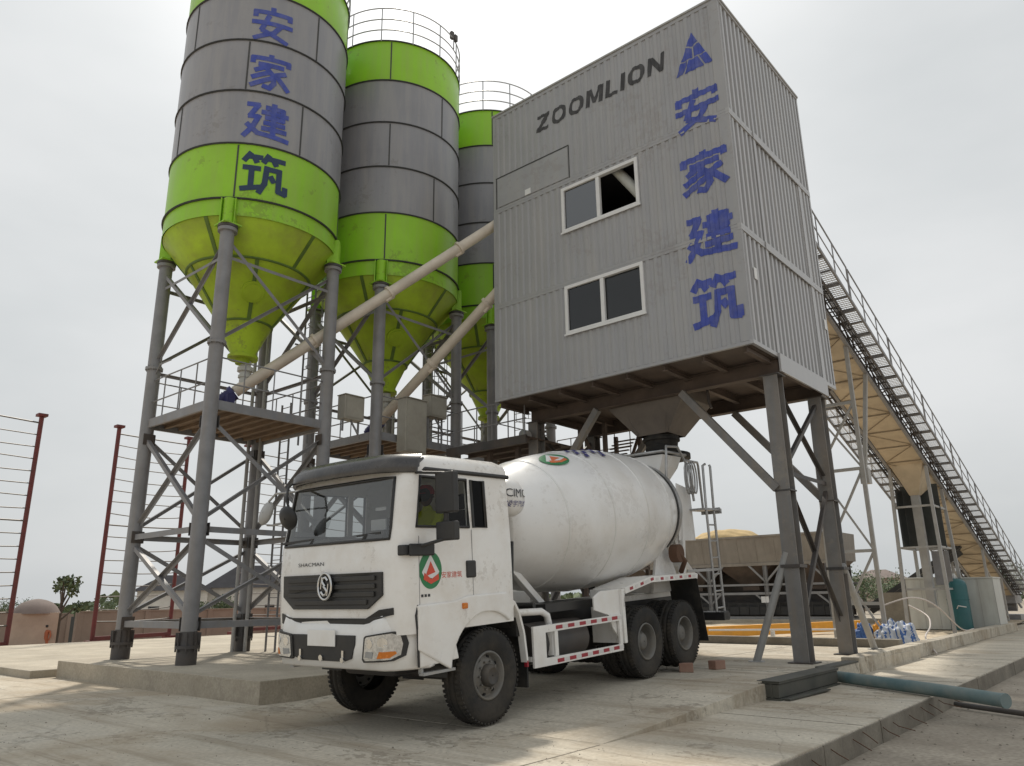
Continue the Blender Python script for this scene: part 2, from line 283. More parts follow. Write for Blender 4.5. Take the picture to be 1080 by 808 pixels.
class MB:
    def __init__(self): self.v = []; self.f = []; self.m = []; self.sm = []
    def add(self, vs, fs, mi=0, smooth=False):
        b = len(self.v); self.v += [tuple(p) for p in vs]
        for f in fs: self.f.append(tuple(b + i for i in f)); self.m.append(mi); self.sm.append(smooth)
    def box(self, x0, x1, y0, y1, z0, z1, mi=0):
        vs = [(x, y, z) for z in (z0, z1) for y in (y0, y1) for x in (x0, x1)]
        self.add(vs, [(0, 2, 3, 1), (4, 5, 7, 6), (0, 1, 5, 4), (2, 6, 7, 3), (0, 4, 6, 2), (1, 3, 7, 5)], mi)
    def bar(self, p0, p1, w, h=None, mi=0, up=None):
        h = w if h is None else h
        p0 = Vector(p0); p1 = Vector(p1); s, u, d = frame_of(p1 - p0, up)
        vs = [p + s * (a * w / 2) + u * (b * h / 2) for p in (p0, p1) for a, b in ((-1, -1), (1, -1), (1, 1), (-1, 1))]
        self.add(vs, [(0, 1, 2, 3), (7, 6, 5, 4), (0, 4, 5, 1), (1, 5, 6, 2), (2, 6, 7, 3), (3, 7, 4, 0)], mi)
    def angle(self, p0, p1, w, t=0.008, mi=0, up=None):
        p0 = Vector(p0); p1 = Vector(p1); s, u, d = frame_of(p1 - p0, up)
        self.bar(p0 + u * (w / 2 - t / 2), p1 + u * (w / 2 - t / 2), w, t, mi, up)
        self.bar(p0 + s * (w / 2 - t / 2) - u * (t / 2 + .001), p1 + s * (w / 2 - t / 2) - u * (t / 2 + .001), t, w - t, mi, up)
    def hbeam(self, p0, p1, w, d_, t=0.016, mi=0, up=None):
        p0 = Vector(p0); p1 = Vector(p1); s, u, d = frame_of(p1 - p0, up)
        for k in (-1, 1):
            o = u * (k * (d_ - t) / 2)
            self.bar(p0 + o, p1 + o, w, t, mi, up)
        self.bar(p0, p1, t, d_ - 2 * t - .002, mi, up)
    def tube(self, p0, p1, r, n=10, r2=None, mi=0, caps=True, smooth=True):
        r2 = r if r2 is None else r2
        p0 = Vector(p0); p1 = Vector(p1); s, u, d = frame_of(p1 - p0)
        vs = [p + (s * math.cos(2 * math.pi * i / n) + u * math.sin(2 * math.pi * i / n)) * q for p, q in ((p0, r), (p1, r2)) for i in range(n)]
        self.add(vs, [(i, (i + 1) % n, n + (i + 1) % n, n + i) for i in range(n)], mi, smooth)
        if caps:
            self.add(vs[:n], [tuple(range(n - 1, -1, -1))], mi); self.add(vs[n:], [tuple(range(n))], mi)
    def path(self, pts, r, n=8, mi=0, closed=False):
        pts = [Vector(p) for p in pts]; N = len(pts); rings = []
        u = None
        for i, p in enumerate(pts):
            a = pts[(i - 1) % N] if (i or closed) else p; b = pts[(i + 1) % N] if (i < N - 1 or closed) else p
            d = (b - a).normalized()
            if u is None: s, u, _ = frame_of(d)
            s = d.cross(u)
            if s.length < 1e-5: s, u, _ = frame_of(d)
            s.normalize(); u = s.cross(d).normalized()
            rings.append([p + (s * math.cos(2 * math.pi * k / n) + u * math.sin(2 * math.pi * k / n)) * r for k in range(n)])
        vs = [q for rg in rings for q in rg]; fs = []
        for i in range(N if closed else N - 1):
            j = (i + 1) % N
            fs += [(i * n + k, i * n + (k + 1) % n, j * n + (k + 1) % n, j * n + k) for k in range(n)]
        self.add(vs, fs, mi, True)
        if not closed:
            self.add(rings[0], [tuple(range(n - 1, -1, -1))], mi); self.add(rings[-1], [tuple(range(n))], mi)
    def lathe(self, prof, n=48, c=(0, 0, 0), axis=(0, 0, 1), mis=None, a0=0, a1=360, smooth=True, up=None):
        s, u, d = frame_of(axis, up); c = Vector(c); full = abs(a1 - a0) >= 360
        k = n if full else n + 1
        vs = []
        for r, z in prof:
            for i in range(k):
                t = R(a0 + (a1 - a0) * i / n); vs.append(c + d * z + (s * math.cos(t) - u * -math.sin(t)) * r)
        for j in range(len(prof) - 1):
            fs = []
            for i in range(n):
                i2 = (i + 1) % k
                fs.append((j * k + i, j * k + i2, (j + 1) * k + i2, (j + 1) * k + i))
            b = len(self.v) if j == 0 else b
            if j == 0: self.v += [tuple(p) for p in vs]
            for f in fs: self.f.append(tuple(b + i for i in f)); self.m.append(mis[j] if mis else 0); self.sm.append(smooth)
    def disc(self, c, r, axis, n=24, mi=0):
        s, u, d = frame_of(axis); c = Vector(c)
        self.add([c + (s * math.cos(2 * math.pi * i / n) + u * math.sin(2 * math.pi * i / n)) * r for i in range(n)], [tuple(range(n))], mi)
    def plate(self, outer, holes, fn, t, mi=0):
        """flat outline with holes, mapped by fn(u, v, w), thickness t along w"""
        loops = [outer] + list(holes)
        tri = tessellate_polygon([[Vector((a, b, 0)) for a, b in lp] for lp in loops])
        flat = [p for lp in loops for p in lp]; n = len(flat)
        vs = [fn(a, b, 0) for a, b in flat] + [fn(a, b, t) for a, b in flat]
        fs = [tuple(x) for x in tri] + [tuple(n + i for i in reversed(x)) for x in tri]
        o = 0
        for lp in loops:
            k = len(lp)
            for i in range(k):
                j = (i + 1) % k; fs.append((o + i, o + j, n + o + j, n + o + i))
            o += k
        self.add(vs, fs, mi)
    def prism(self, poly, fn, t, mi=0): self.plate(poly, [], fn, t, mi)
    def build(self, name, mats, parent=None, world=True, bevel=0.0, segs=2, keep=False):
        me = bpy.data.meshes.new(name)
        off = Vector(parent_origin(parent)) if (parent is not None and world) else Vector((0, 0, 0))
        me.from_pydata([tuple(Vector(p) - off) for p in self.v], [], self.f)
        mats = mats if isinstance(mats, (list, tuple)) else [mats]
        for q in mats: me.materials.append(MATS[q])
        for p, mi, s in zip(me.polygons, self.m, self.sm):
            p.material_index = mi; p.use_smooth = s
        if not keep:
            bm = bmesh.new(); bm.from_mesh(me)
            bmesh.ops.recalc_face_normals(bm, faces=bm.faces); bm.to_mesh(me); bm.free()
        o = bpy.data.objects.new(name, me); COL.objects.link(o)
        if parent is not None: o.parent = parent
        if bevel:
            bv = o.modifiers.new('bevel', 'BEVEL'); bv.width = bevel; bv.segments = segs; bv.limit_method = 'ANGLE'; bv.angle_limit = R(40)
        return o

def parent_origin(p):
    v = Vector((0, 0, 0))
    while p is not None:
        v = v + Vector(p.location); p = p.parent
    return v

def thing(name, label, cat, loc=(0, 0, 0), rot=(0, 0, 0), group=None):
    o = bpy.data.objects.new(name, None); COL.objects.link(o)
    o.empty_display_size = 0.3
    o.location = loc; o.rotation_euler = rot
    return tag(o, label, cat, group)
def tag(o, label, cat, group=None):
    o['label'] = label; o['category'] = cat
    if group: o['group'] = group
    return o
def struct(o): o['kind'] = 'structure'; return o
def move_origin(o, loc):
    loc = Vector(loc)
    for v in o.data.vertices: v.co -= loc
    o.location = loc
    return o
def dup(root, loc, label, skip=(), group=None):
    r = root.copy(); COL.objects.link(r); r.location = loc; r['label'] = label
    if group: r['group'] = group
    for ch in root.children:
        if ch.name.split('.')[0] in skip: continue
        c = ch.copy(); COL.objects.link(c); c.parent = r
        for g in ch.children:
            d = g.copy(); COL.objects.link(d); d.parent = c
    return r

# ---------------------------------------------------------------- lettering
_tc = {}
def text_mesh(body, offset=0.0, shear=0.0):
    """glyph outlines as (verts, tris) scaled to the unit square"""
    key = (body, offset, shear)
    if key in _tc: return _tc[key]
    cu = bpy.data.curves.new('glyph', 'FONT'); cu.body = body; cu.offset = offset; cu.shear = shear; cu.resolution_u = 3
    ob = bpy.data.objects.new('glyph', cu); COL.objects.link(ob)
    bpy.context.view_layer.update()
    dg = bpy.context.evaluated_depsgraph_get()
    me = ob.evaluated_get(dg).to_mesh()
    vs = [v.co.copy() for v in me.vertices]; fs = [tuple(p.vertices) for p in me.polygons]
    ob.evaluated_get(dg).to_mesh_clear()
    bpy.data.objects.remove(ob); bpy.data.curves.remove(cu)
    xs = [v.x for v in vs]; ys = [v.y for v in vs]
    x0, x1, y0, y1 = min(xs), max(xs), min(ys), max(ys)
    vs = [((v.x - x0) / (x1 - x0), (v.y - y0) / (y1 - y0)) for v in vs]
    _tc[key] = (vs, fs)
    return vs, fs
def letters(body, name, matname, parent, fn, w, h, cuts=(), offset=0.0, shear=0.0, poly=None, world=True, vcuts=()):
    """flat glyphs w x h, sliced at the u positions in cuts, mapped by fn(u, v)"""
    vs, fs = poly if poly else text_mesh(body, offset, shear)
    bm = bmesh.new()
    bv = [bm.verts.new((a * w, b * h, 0)) for a, b in vs]
    for f in fs:
        try: bm.faces.new([bv[i] for i in f])
        except ValueError: pass
    for ax, cs in ((0, cuts), (1, vcuts)):
        for c in cs:
            if 0 < c < (w, h)[ax]:
                no = (1, 0, 0) if ax == 0 else (0, 1, 0); co = (c, 0, 0) if ax == 0 else (0, c, 0)
                bmesh.ops.bisect_plane(bm, geom=bm.verts[:] + bm.edges[:] + bm.faces[:], plane_co=co, plane_no=no)
    off = Vector(parent_origin(parent)) if world else Vector((0, 0, 0))
    for v in bm.verts: v.co = Vector(fn(v.co.x, v.co.y)) - off
    me = bpy.data.meshes.new(name); bm.to_mesh(me); bm.free(); me.materials.append(MATS[matname])
    o = bpy.data.objects.new(name, me); COL.objects.link(o); o.parent = parent
    return o
def polyset(polys):
    vs = []; fs = []
    for p in polys:
        tri = tessellate_polygon([[Vector((a, b, 0)) for a, b in p]]); b = len(vs); vs += p
        fs += [tuple(b + i for i in t) for t in tri]
    return vs, fs
def strip(p, q, w):
    d = Vector((q[0] - p[0], q[1] - p[1])); d.normalize(); n = Vector((-d.y, d.x)) * (w / 2)
    return [(p[0] + n.x, p[1] + n.y), (p[0] - n.x, p[1] - n.y), (q[0] - n.x, q[1] - n.y), (q[0] + n.x, q[1] + n.y)]
HAN = ['\u5b89', '\u5bb6', '\u5efa', '\u7b51']

# heavy square brush strokes for the four big characters, one polyline per stroke (unit square)
STROKES = {
 HAN[0]: [[(.5, 1.0), (.5, .86)], [(.03, .82), (.97, .82)], [(.08, .86), (.08, .66)], [(.92, .86), (.92, .68)], [(.42, .74), (.24, .26)], [(.24, .28), (.90, .0)], [(.72, .50), (.54, .22)], [(.56, .24), (.06, .0)], [(.0, .50), (1.0, .50)]],
 HAN[1]: [[(.5, 1.0), (.5, .9)], [(.03, .86), (.97, .86)], [(.07, .9), (.07, .70)], [(.93, .9), (.93, .72)], [(.2, .68), (.82, .68)], [(.52, .68), (.12, .48)], [(.42, .56), (.56, .42), (.60, .18), (.50, .02), (.36, .06)], [(.5, .48), (.06, .27)], [(.55, .32), (.04, .04)], [(.62, .42), (.88, .54)], [(.62, .44), (.96, .04)]],
 HAN[2]: [[(.02, .90), (.33, .90)], [(.30, .92), (.10, .56)], [(.06, .57), (.33, .57)], [(.31, .59), (.18, .26), (.0, .02)], [(.06, .34), (.30, .12), (1.0, .04)], [(.45, .86), (.90, .86)], [(.36, .72), (1.0, .72)], [(.45, .58), (.90, .58)], [(.42, .43), (.93, .43)], [(.38, .27), (.97, .27)], [(.86, .9), (.86, .54)], [(.65, 1.0), (.65, .12)]],
 HAN[3]: [[(.2, 1.0), (.04, .76)], [(.14, .89), (.46, .89)], [(.27, .88), (.34, .74)], [(.6, 1.0), (.47, .76)], [(.56, .89), (.97, .89)], [(.69, .88), (.77, .74)], [(.03, .60), (.43, .60)], [(.23, .60), (.23, .12)], [(.0, .04), (.48, .14)], [(.56, .66), (.53, .24), (.42, .0)], [(.52, .62), (.89, .62)], [(.84, .64), (.84, .10), (.99, .07), (.99, .22)], [(.64, .46), (.74, .30)]],
}
def stroke_polys(ch, w=.128):
    out = []
    for pl in STROKES[ch]:
        for a, b in zip(pl, pl[1:]):
            e = Vector((b[0] - a[0], b[1] - a[1])); e.normalize(); k = w * .28 if len(pl) > 2 else 0
            out.append([strip((a[0] - e.x * k, a[1] - e.y * k), (b[0] + e.x * k, b[1] + e.y * k), w)])
    return out
def word_polys(word, H=1.0, st=.22, gap=.2, sl=.12):
    """bold slanted capitals as lists of loops (outer, holes), baseline 0, height 1; returns polys and width"""
    out = []; x = 0; W_ = {'Z': .84, 'O': .96, 'M': 1.04, 'L': .72, 'I': .23, 'N': .92}
    for c in word:
        w = W_[c]; P_ = []
        if c == 'Z': P_ = [[[(0, 1), (w, 1), (w, 1 - st * .9), (w * .42, st * .9), (w, st * .9), (w, 0), (0, 0), (0, st * .9), (w * .58, 1 - st * .9), (0, 1 - st * .9)]]]
        if c == 'O':
            n = 28; q = lambda k: [(w / 2 + (w / 2 - k) * math.copysign(abs(math.cos(2 * math.pi * i / n)) ** .8, math.cos(2 * math.pi * i / n)), .5 + (.5 - k * .95) * math.copysign(abs(math.sin(2 * math.pi * i / n)) ** .8, math.sin(2 * math.pi * i / n))) for i in range(n)]
            P_ = [[q(0), q(st)]]
        if c == 'M': P_ = [[[(0, 0), (0, 1), (st * 1.35, 1), (w / 2, .42), (w - st * 1.35, 1), (w, 1), (w, 0), (w - st, 0), (w - st, .66), (w / 2 + st * .32, .1), (w / 2 - st * .32, .1), (st, .66), (st, 0)]]]
        if c == 'L': P_ = [[[(0, 0), (0, 1), (st, 1), (st, st * .9), (w, st * .9), (w, 0)]]]
        if c == 'I': P_ = [[[(0, 0), (0, 1), (st, 1), (st, 0)]]]
        if c == 'N': P_ = [[[(0, 0), (0, 1), (st * 1.1, 1), (w - st, .38), (w - st, 1), (w, 1), (w, 0), (w - st * 1.1, 0), (st, .62), (st, 0)]]]
        for lp in P_: out.append([[(a + x + b * sl, b) for a, b in l] for l in lp])
        x += w + gap
    return out, x - gap + sl
def paint(polys, name, matname, parent, fn, w, h, cuts=(), world=True, vcuts=()):
    """painted marks: each piece (outer loop + holes in the unit square) lies a hair above the one before; fn(u, v, lift)"""
    bm = bmesh.new(); off = Vector(parent_origin(parent)) if world else Vector((0, 0, 0))
    for k, loops in enumerate(polys):
        tri = tessellate_polygon([[Vector((a, b, 0)) for a, b in lp] for lp in loops]); flat = [p for lp in loops for p in lp]
        b2 = bmesh.new(); bv = [b2.verts.new((a * w, b * h, 0)) for a, b in flat]
        for t in tri:
            try: b2.faces.new([bv[i] for i in t])
            except ValueError: pass
        for c in cuts: bmesh.ops.bisect_plane(b2, geom=b2.verts[:] + b2.edges[:] + b2.faces[:], plane_co=(c, 0, 0), plane_no=(1, 0, 0))
        for c in vcuts: bmesh.ops.bisect_plane(b2, geom=b2.verts[:] + b2.edges[:] + b2.faces[:], plane_co=(0, c, 0), plane_no=(0, 1, 0))
        for v in b2.verts: v.co = Vector(fn(v.co.x, v.co.y, k * .0006)) - off
        me = bpy.data.meshes.new('tmp'); b2.to_mesh(me); b2.free(); bm.from_mesh(me); bpy.data.meshes.remove(me)
    me = bpy.data.meshes.new(name); bm.to_mesh(me); bm.free(); me.materials.append(MATS[matname])
    o = bpy.data.objects.new(name, me); COL.objects.link(o); o.parent = parent
    return o

# ================================================================ the ground
def smooth(a, b, x):
    t = min(1, max(0, (x - a) / (b - a))); return t * t * (3 - 2 * t)
def gz(x, y):
    far = smooth(28.5, 62, math.hypot(x - 5.8, (y + 14.6) * 0.8)) if x < -8 else 0
    rise = 0.0
    if x >= -8: rise = 0.36 * smooth(2.9, 3.4, x) * 0
    return -0.27 - 1.25 * far * smooth(-8, -20, x) + rise
mb = MB()
def axis_pts(lim, near, step, far_n):
    a = [i * step for i in range(int(-near / step), int(near / step) + 1)]
    k = [near * (lim / near) ** ((i + 1) / far_n) for i in range(far_n)]
    return sorted([-q for q in k] + a + k)
xs = axis_pts(900, 90, 2.0, 8); ys = axis_pts(900, 90, 2.0, 8)
vs = [(x, y, gz(x, y)) for y in ys for x in xs]; nx = len(xs)
mb.add(vs, [(j * nx + i, j * nx + i + 1, (j + 1) * nx + i + 1, (j + 1) * nx + i) for j in range(len(ys) - 1) for i in range(nx - 1)], 0, True)
struct(mb.build('ground', 'dirt', keep=True))

# sheets of poured concrete, each a solid with its own edge
mb = MB(); mb.box(-26.0, 2.65, -24, 34, -0.9, 0.0)
struct(mb.build('concrete_yard', 'concrete', bevel=0.012))
mb = MB()   # rough cast edge facing the low ground
for i in range(29):
    y0 = -24 + i * 2.0; mb.box(2.652, 2.652 + 0.012 + random.random() * .012, y0 + .01, y0 + 1.99, -0.5, -0.015 - random.random() * .012)
struct(mb.build('concrete_edge', 'concrete_edge'))
mb = MB(); mb.box(-25.9, -13.2, -8.2, 40, -1.4, 0.16)
struct(mb.build('concrete_apron', 'concrete_light', bevel=0.015))
mb = MB(); mb.box(-13.0, -5.1, -7.75, 6.6, -0.3, 0.345)
struct(mb.build('concrete_plinth', 'concrete_light', bevel=0.012))
# loading lane: ramps up to the plant slab
mb = MB()
prof = [(-7.35, 0.004), (-3.1, 0.225), (5.75, 0.225), (5.75, -0.2), (-7.35, -0.2)]
mb.prism(prof, lambda a, b, t: (-4.95 + t, a, b), 5.78)
struct(mb.build('loading_ramp', 'concrete', bevel=0.006))
for k, (x0, x1, y0, y1, z) in enumerate(((.84, 2.64, -4.6, -4.585, 0), (.84, 2.64, -9.1, -9.085, 0), (.84, 2.64, .9, .915, 0), (.84, 2.64, 6.4, 6.415, 0), (-25, .8, -12.1, -12.085, 0), (-9.6, -9.585, -23, -7.8, 0), (.825, .84, -23, -7.4, 0), (-4.9, .8, -1.2, -1.185, .225), (-2.05, -2.035, -3.05, 5.7, .225))):
    mb = MB(); mb.box(x0, x1, y0, y1, z - .02, z + .0035); struct(mb.build('slab_joint', 'concrete_edge'))
struct_sand = MB()
n = 40
sv = []
for j in range(n + 1):
    for i in range(n + 1):
        x = -26 + 25.9 * i / n; y = 6.9 + 24 * j / n
        sv.append((x, y, 0.10 + 0.05 * math.sin(x * 1.3 + y * .7) * math.sin(y * .9) + 0.04 * math.sin(3.1 * x) * math.cos(2.3 * y)))
struct_sand.add(sv, [(j * (n + 1) + i, j * (n + 1) + i + 1, (j + 1) * (n + 1) + i + 1, (j + 1) * (n + 1) + i) for j in range(n) for i in range(n)], 0, True)
struct(struct_sand.build('sand', 'sand', keep=True))
mb = MB()   # orange laterite strip and slope beyond the apron
pts = []
for j in range(30):
    y = -40 + j * 4.0
    for k, dx in enumerate((0, 3, 6, 10, 14, 20)):
        x = -26.2 - y * 0.18 - dx if y > -8 else -26.2 + (y + 8) * .1 - dx + 1.4
        pts.append((x, y, max(gz(x, y) + 0.03, -9) if dx else gz(x, y) + 0.03))
mb.add(pts, [(j * 6 + k, j * 6 + k + 1, (j + 1) * 6 + k + 1, (j + 1) * 6 + k) for j in range(29) for k in range(5)], 0, True)
struct(mb.build('laterite_strip', 'laterite', keep=True))

# ================================================================ the three silos
ZB = 0.345
PX, PY = -10.66, -5.37; SP = 4.49; HALF = 1.46; RS = 2.1
silo = thing('cement_silo', 'nearest green and grey silo, painted with four blue characters', 'silo', (PX, PY, ZB), group='cement silos in a row')
def S(x, y, z): return (PX + x, PY + y, z)
bands = [10.02, 10.45, 11.90, 13.35, 14.80, 16.22, 17.60]
mb = MB()
prof = [(RS, z) for z in bands] + [(RS - .03, 17.66), (1.0, 17.95), (0.01, 17.98)]
mb.lathe(prof, 72, S(0, 0, 0), mis=[0, 0, 1, 1, 1, 0, 0, 1, 1])
mb.build('shell', ['silo_green', 'silo_grey'], silo)
mb = MB()
for i, z in enumerate(bands[1:]):
    w = 0.045 if i == 0 else 0.03
    mb.lathe([(RS - .01, z - .018), (RS + w, z - .018), (RS + w, z + .018), (RS - .01, z + .018)], 72, S(0, 0, 0), smooth=False)
    mb.lathe([(RS - .01, z - .004), (RS + w + .004, z - .004), (RS + w + .004, z + .004), (RS - .01, z + .004)], 72, S(0, 0, 0), mis=[1, 1, 1], smooth=False)
mb.build('ring_flange', ['seam_dark', 'interior_dark'], silo)
for k, (z0, z1) in enumerate(zip(bands[1:-1], bands[2:])):
    base = 4 if k % 2 == 1 else -43
    if k == 3: base = 4
    if k == 2: base = -42
    if k == 1: base = -4
    for q in range(4):
        a = R(base + 90 * q); mb = MB()
        mb.bar(Vector(S(0, 0, z0 + .05)) + Vector((math.cos(a), math.sin(a), 0)) * (RS + .002), Vector(S(0, 0, z1 - .05)) + Vector((math.cos(a), math.sin(a), 0)) * (RS + .004), .035, .016, 0, up=(math.cos(a), math.sin(a), 0))
        mb.build('panel_seam', ['seam_dark'], silo)
# cone in three courses with rib seams
mb = MB()
cone = [(RS - .02, 10.02), (1.47, 9.30), (0.62, 8.06), (0.30, 7.36), (0.30, 7.30)]
mb.lathe([(RS - .06, 10.10)] + cone, 60, S(0, 0, 0))
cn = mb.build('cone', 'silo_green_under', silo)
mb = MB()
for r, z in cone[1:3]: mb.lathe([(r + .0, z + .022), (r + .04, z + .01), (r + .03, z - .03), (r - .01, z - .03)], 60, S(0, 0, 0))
for q in range(5):
    a = R(-72 + 72 * q + 12); d = Vector((math.cos(a), math.sin(a), 0))
    for (r0, z0), (r1, z1) in ((cone[0], cone[1]), (cone[1], cone[2])):
        p = Vector(S(0, 0, z0)) + d * (r0 + .005); q2 = Vector(S(0, 0, z1)) + d * (r1 + .005)
        mb.bar(p, q2, 0.09, 0.03, 0, up=d); a += R(36); d = Vector((math.cos(a), math.sin(a), 0))
mb.build('cone_seam', 'seam_green', cn)
mb = MB()  # round inspection cover on the cone
a = R(-24); d = Vector((math.cos(a), math.sin(a), 0)); nrm = Vector((d.x * .82, d.y * .82, -.57))
p = Vector(S(0, 0, 8.62)) + d * 1.02
mb.tube(p - nrm * .05, p + nrm * .035, .26, 24); mb.tube(p + nrm * .03, p + nrm * .06, .2, 24)
mb.build('hatch_cover', 'silo_green_under', cn)
mb = MB()
mb.tube(S(0, 0, 7.22), S(0, 0, 7.30), .36, 24); mb.tube(S(0, 0, 7.10), S(0, 0, 7.22), .17, 16, mi=0)
mb.build('outlet_flange', 'silo_green_under', cn)
# legs
mx = MB()
for sx in (-1, 1):
    for sy in (-1, 1):
        x, y = sx * HALF, sy * HALF
        mb = MB(); mb.tube(S(x, y, 0.9), S(x, y, 9.66), .155, 20)
        lg = mb.build('leg', 'steel', silo, bevel=0)
        mb = MB()
        mb.tube(S(x, y, 9.60), S(x, y, 9.68), .215, 20); mb.build('flange', 'steel', lg); mb = MB(); mb.tube(S(x, y, 9.69), S(x, y, 9.75), .225, 20); mb.build('flange', 'steel_dark', lg); mb = MB()
        for zf in (6.95,):
            mb.tube(S(x, y, zf - .03), S(x, y, zf + .03), .20, 20)
            for k in range(10):
                t = k * 2 * math.pi / 10; mb.tube(S(x + .18 * math.cos(t), y + .18 * math.sin(t), zf - .055), S(x + .18 * math.cos(t), y + .18 * math.sin(t), zf + .055), .015, 6)
        mb.build('flange', 'steel', lg)
        mb = MB()
        mb.tube(S(x, y, ZB - .02), S(x, y, ZB + .30), .195, 20, mi=0); mb.tube(S(x, y, ZB + .30), S(x, y, ZB + .36), .245, 8, mi=0)
        mb.tube(S(x, y, ZB + .36), S(x, y, ZB + .62), .19, 20, r2=.16, mi=0)
        for k in range(8):
            t = k * math.pi / 4 + .2; c, s_ = math.cos(t), math.sin(t)
            mb.bar(S(x + .17 * c, y + .17 * s_, ZB + .34), S(x + .17 * c, y + .17 * s_, ZB + .6), .012, .13, 0, up=(c, s_, 0))
            mb.tube(S(x + .215 * c, y + .215 * s_, ZB + .24), S(x + .215 * c, y + .215 * s_, ZB + .42), .018, 6)
        mb.build('base_boot', 'steel_dark', lg)
        # green bracket that hangs the leg on the skirt
        mb = MB(); a = math.atan2(y, x); d = Vector((math.cos(a), math.sin(a), 0)); t_ = Vector((-d.y, d.x, 0))
        p = Vector(S(x, y, 0))
        mb.tube(p + Vector((0, 0, 9.75)), p + Vector((0, 0, 10.42)), .15, 16)
        for s in (-1, 1): mb.bar(p + t_ * (.16 * s) + Vector((0, 0, 9.76)), p + t_ * (.16 * s) + Vector((0, 0, 10.41)), .02, .28, 0, up=d)
        mb.box(p.x - .22, p.x + .22, p.y - .22, p.y + .22, 9.75, 9.78)
        mb.build('leg_bracket', 'silo_green', silo)
def face_bars(a, b):
    A = lambda z: S(a[0] * HALF, a[1] * HALF, z); B = lambda z: S(b[0] * HALF, b[1] * HALF, z)
    out = [(A(9.0), B(9.0), .07)]
    mid = tuple((p + q) / 2 for p, q in zip(A(9.0), B(9.0)))
    out += [(A(9.42), B(7.02), .08), (B(9.42), A(7.02), .08)]
    out += [(A(6.85), B(6.85), .07)] if a[1] == b[1] == 1 or a[0] == b[0] == -1 else []
    out += [(A(5.25), B(3.12), .09), (B(5.25), A(3.12), .09), (A(2.95), B(2.95), .12), (A(2.78), B(1.25), .09), (B(2.78), A(1.25), .09), (A(1.08), B(1.08), .13)]
    return out
cor = [(-1, -1), (1, -1), (1, 1), (-1, 1)]
for i in range(4):
    for p, q, w in face_bars(cor[i], cor[(i + 1) % 4]):
        mb = MB(); mb.angle(p, q, w, .009); mb.build('brace', 'steel', silo)
for (sx, sy) in cor:
    for z in (2.95, 1.1, 5.2):
        mb = MB(); mb.box(PX + sx * HALF - .13, PX + sx * HALF + .13, PY + sy * HALF - sy * .16 - .006, PY + sy * HALF - sy * .16 + .006, z - .13, z + .13)
        mb.box(PX + sx * HALF - sx * .16 - .006, PX + sx * HALF - sx * .16 + .006, PY + sy * HALF - .13, PY + sy * HALF + .13, z - .13, z + .13)
        mb.build('gusset_plate', 'steel_dark', silo)
# roof rail
mb = MB(); rr = RS + .02
for z in (17.98, 18.36, 18.76): mb.path([S(rr * math.cos(2 * math.pi * i / 60), rr * math.sin(2 * math.pi * i / 60), z) for i in range(60)], .02, 6, closed=True)
for i in range(14):
    a = 2 * math.pi * i / 14; mb.tube(S(rr * math.cos(a), rr * math.sin(a), 17.58), S(rr * math.cos(a), rr * math.sin(a), 18.76), .02, 6)
mb.build('roof_rail', 'galvanised', silo)
mb = MB(); mb.tube(S(.55, -.5, 17.9), S(.55, -.5, 18.25), .42, 20); mb.lathe([(.42, 18.25), (.34, 18.36), (.18, 18.43), (.01, 18.45)], 20, S(.55, -.5, 0))
mb.tube(S(-.7, .6, 17.9), S(-.7, .6, 18.9), .4, 20)
mb.build('dust_filter', 'steel_light', silo)
# caged ladder between silos
lx, ly = -.55, 2.22
mb = MB()
for s in (-.2, .2): mb.bar(S(lx + s, ly, 5.5), S(lx + s, ly, 18.6), .05, .02)
for i in range(42): mb.tube(S(lx - .2, ly, 5.8 + i * .3), S(lx + .2, ly, 5.8 + i * .3), .012, 6)
for z in (6.2, 8.2, 10.2, 12.2, 14.2, 16.2): mb.bar(S(lx, ly, z), S(lx, RS - .3, z), .04)
ld = mb.build('ladder', 'steel', silo)
mb = MB()
for i in range(17):
    z = 7.7 + i * .62
    mb.path([S(lx + .33 * math.cos(R(t)), ly + .02 + .36 + .36 * math.sin(R(t)), z) for t in range(-115, 296 - 60, 25)], .014, 5)
for t in (-30, 30, 90, 150, 210): mb.tube(S(lx + .33 * math.cos(R(t)), ly + .38 + .36 * math.sin(R(t)), 7.7), S(lx + .33 * math.cos(R(t)), ly + .38 + .36 * math.sin(R(t)), 17.6), .012, 5)
mb.build('ladder_cage', 'steel', ld)
mb = MB()
for s in (-.2, .2): mb.bar(S(lx + s, ly - .55, ZB), S(lx + s, ly - .55, 6.5), .05, .02)
for i in range(20): mb.tube(S(lx - .2, ly - .55, .7 + i * .3), S(lx + .2, ly - .55, .7 + i * .3), .012, 6)
mb.build('lower_ladder', 'steel', silo)
for px_, py_ in ((-HALF + .30, HALF - .1), (-HALF + .1, HALF - .32)):
    mb = MB(); mb.path([S(px_, py_, ZB), S(px_, py_, 9.6), S(px_ * 1.52, py_ * 1.52, 10.3), S(px_ * 1.52, py_ * 1.52, 17.9)], .045, 8); mb.build('fill_pipe', 'steel_light', silo)

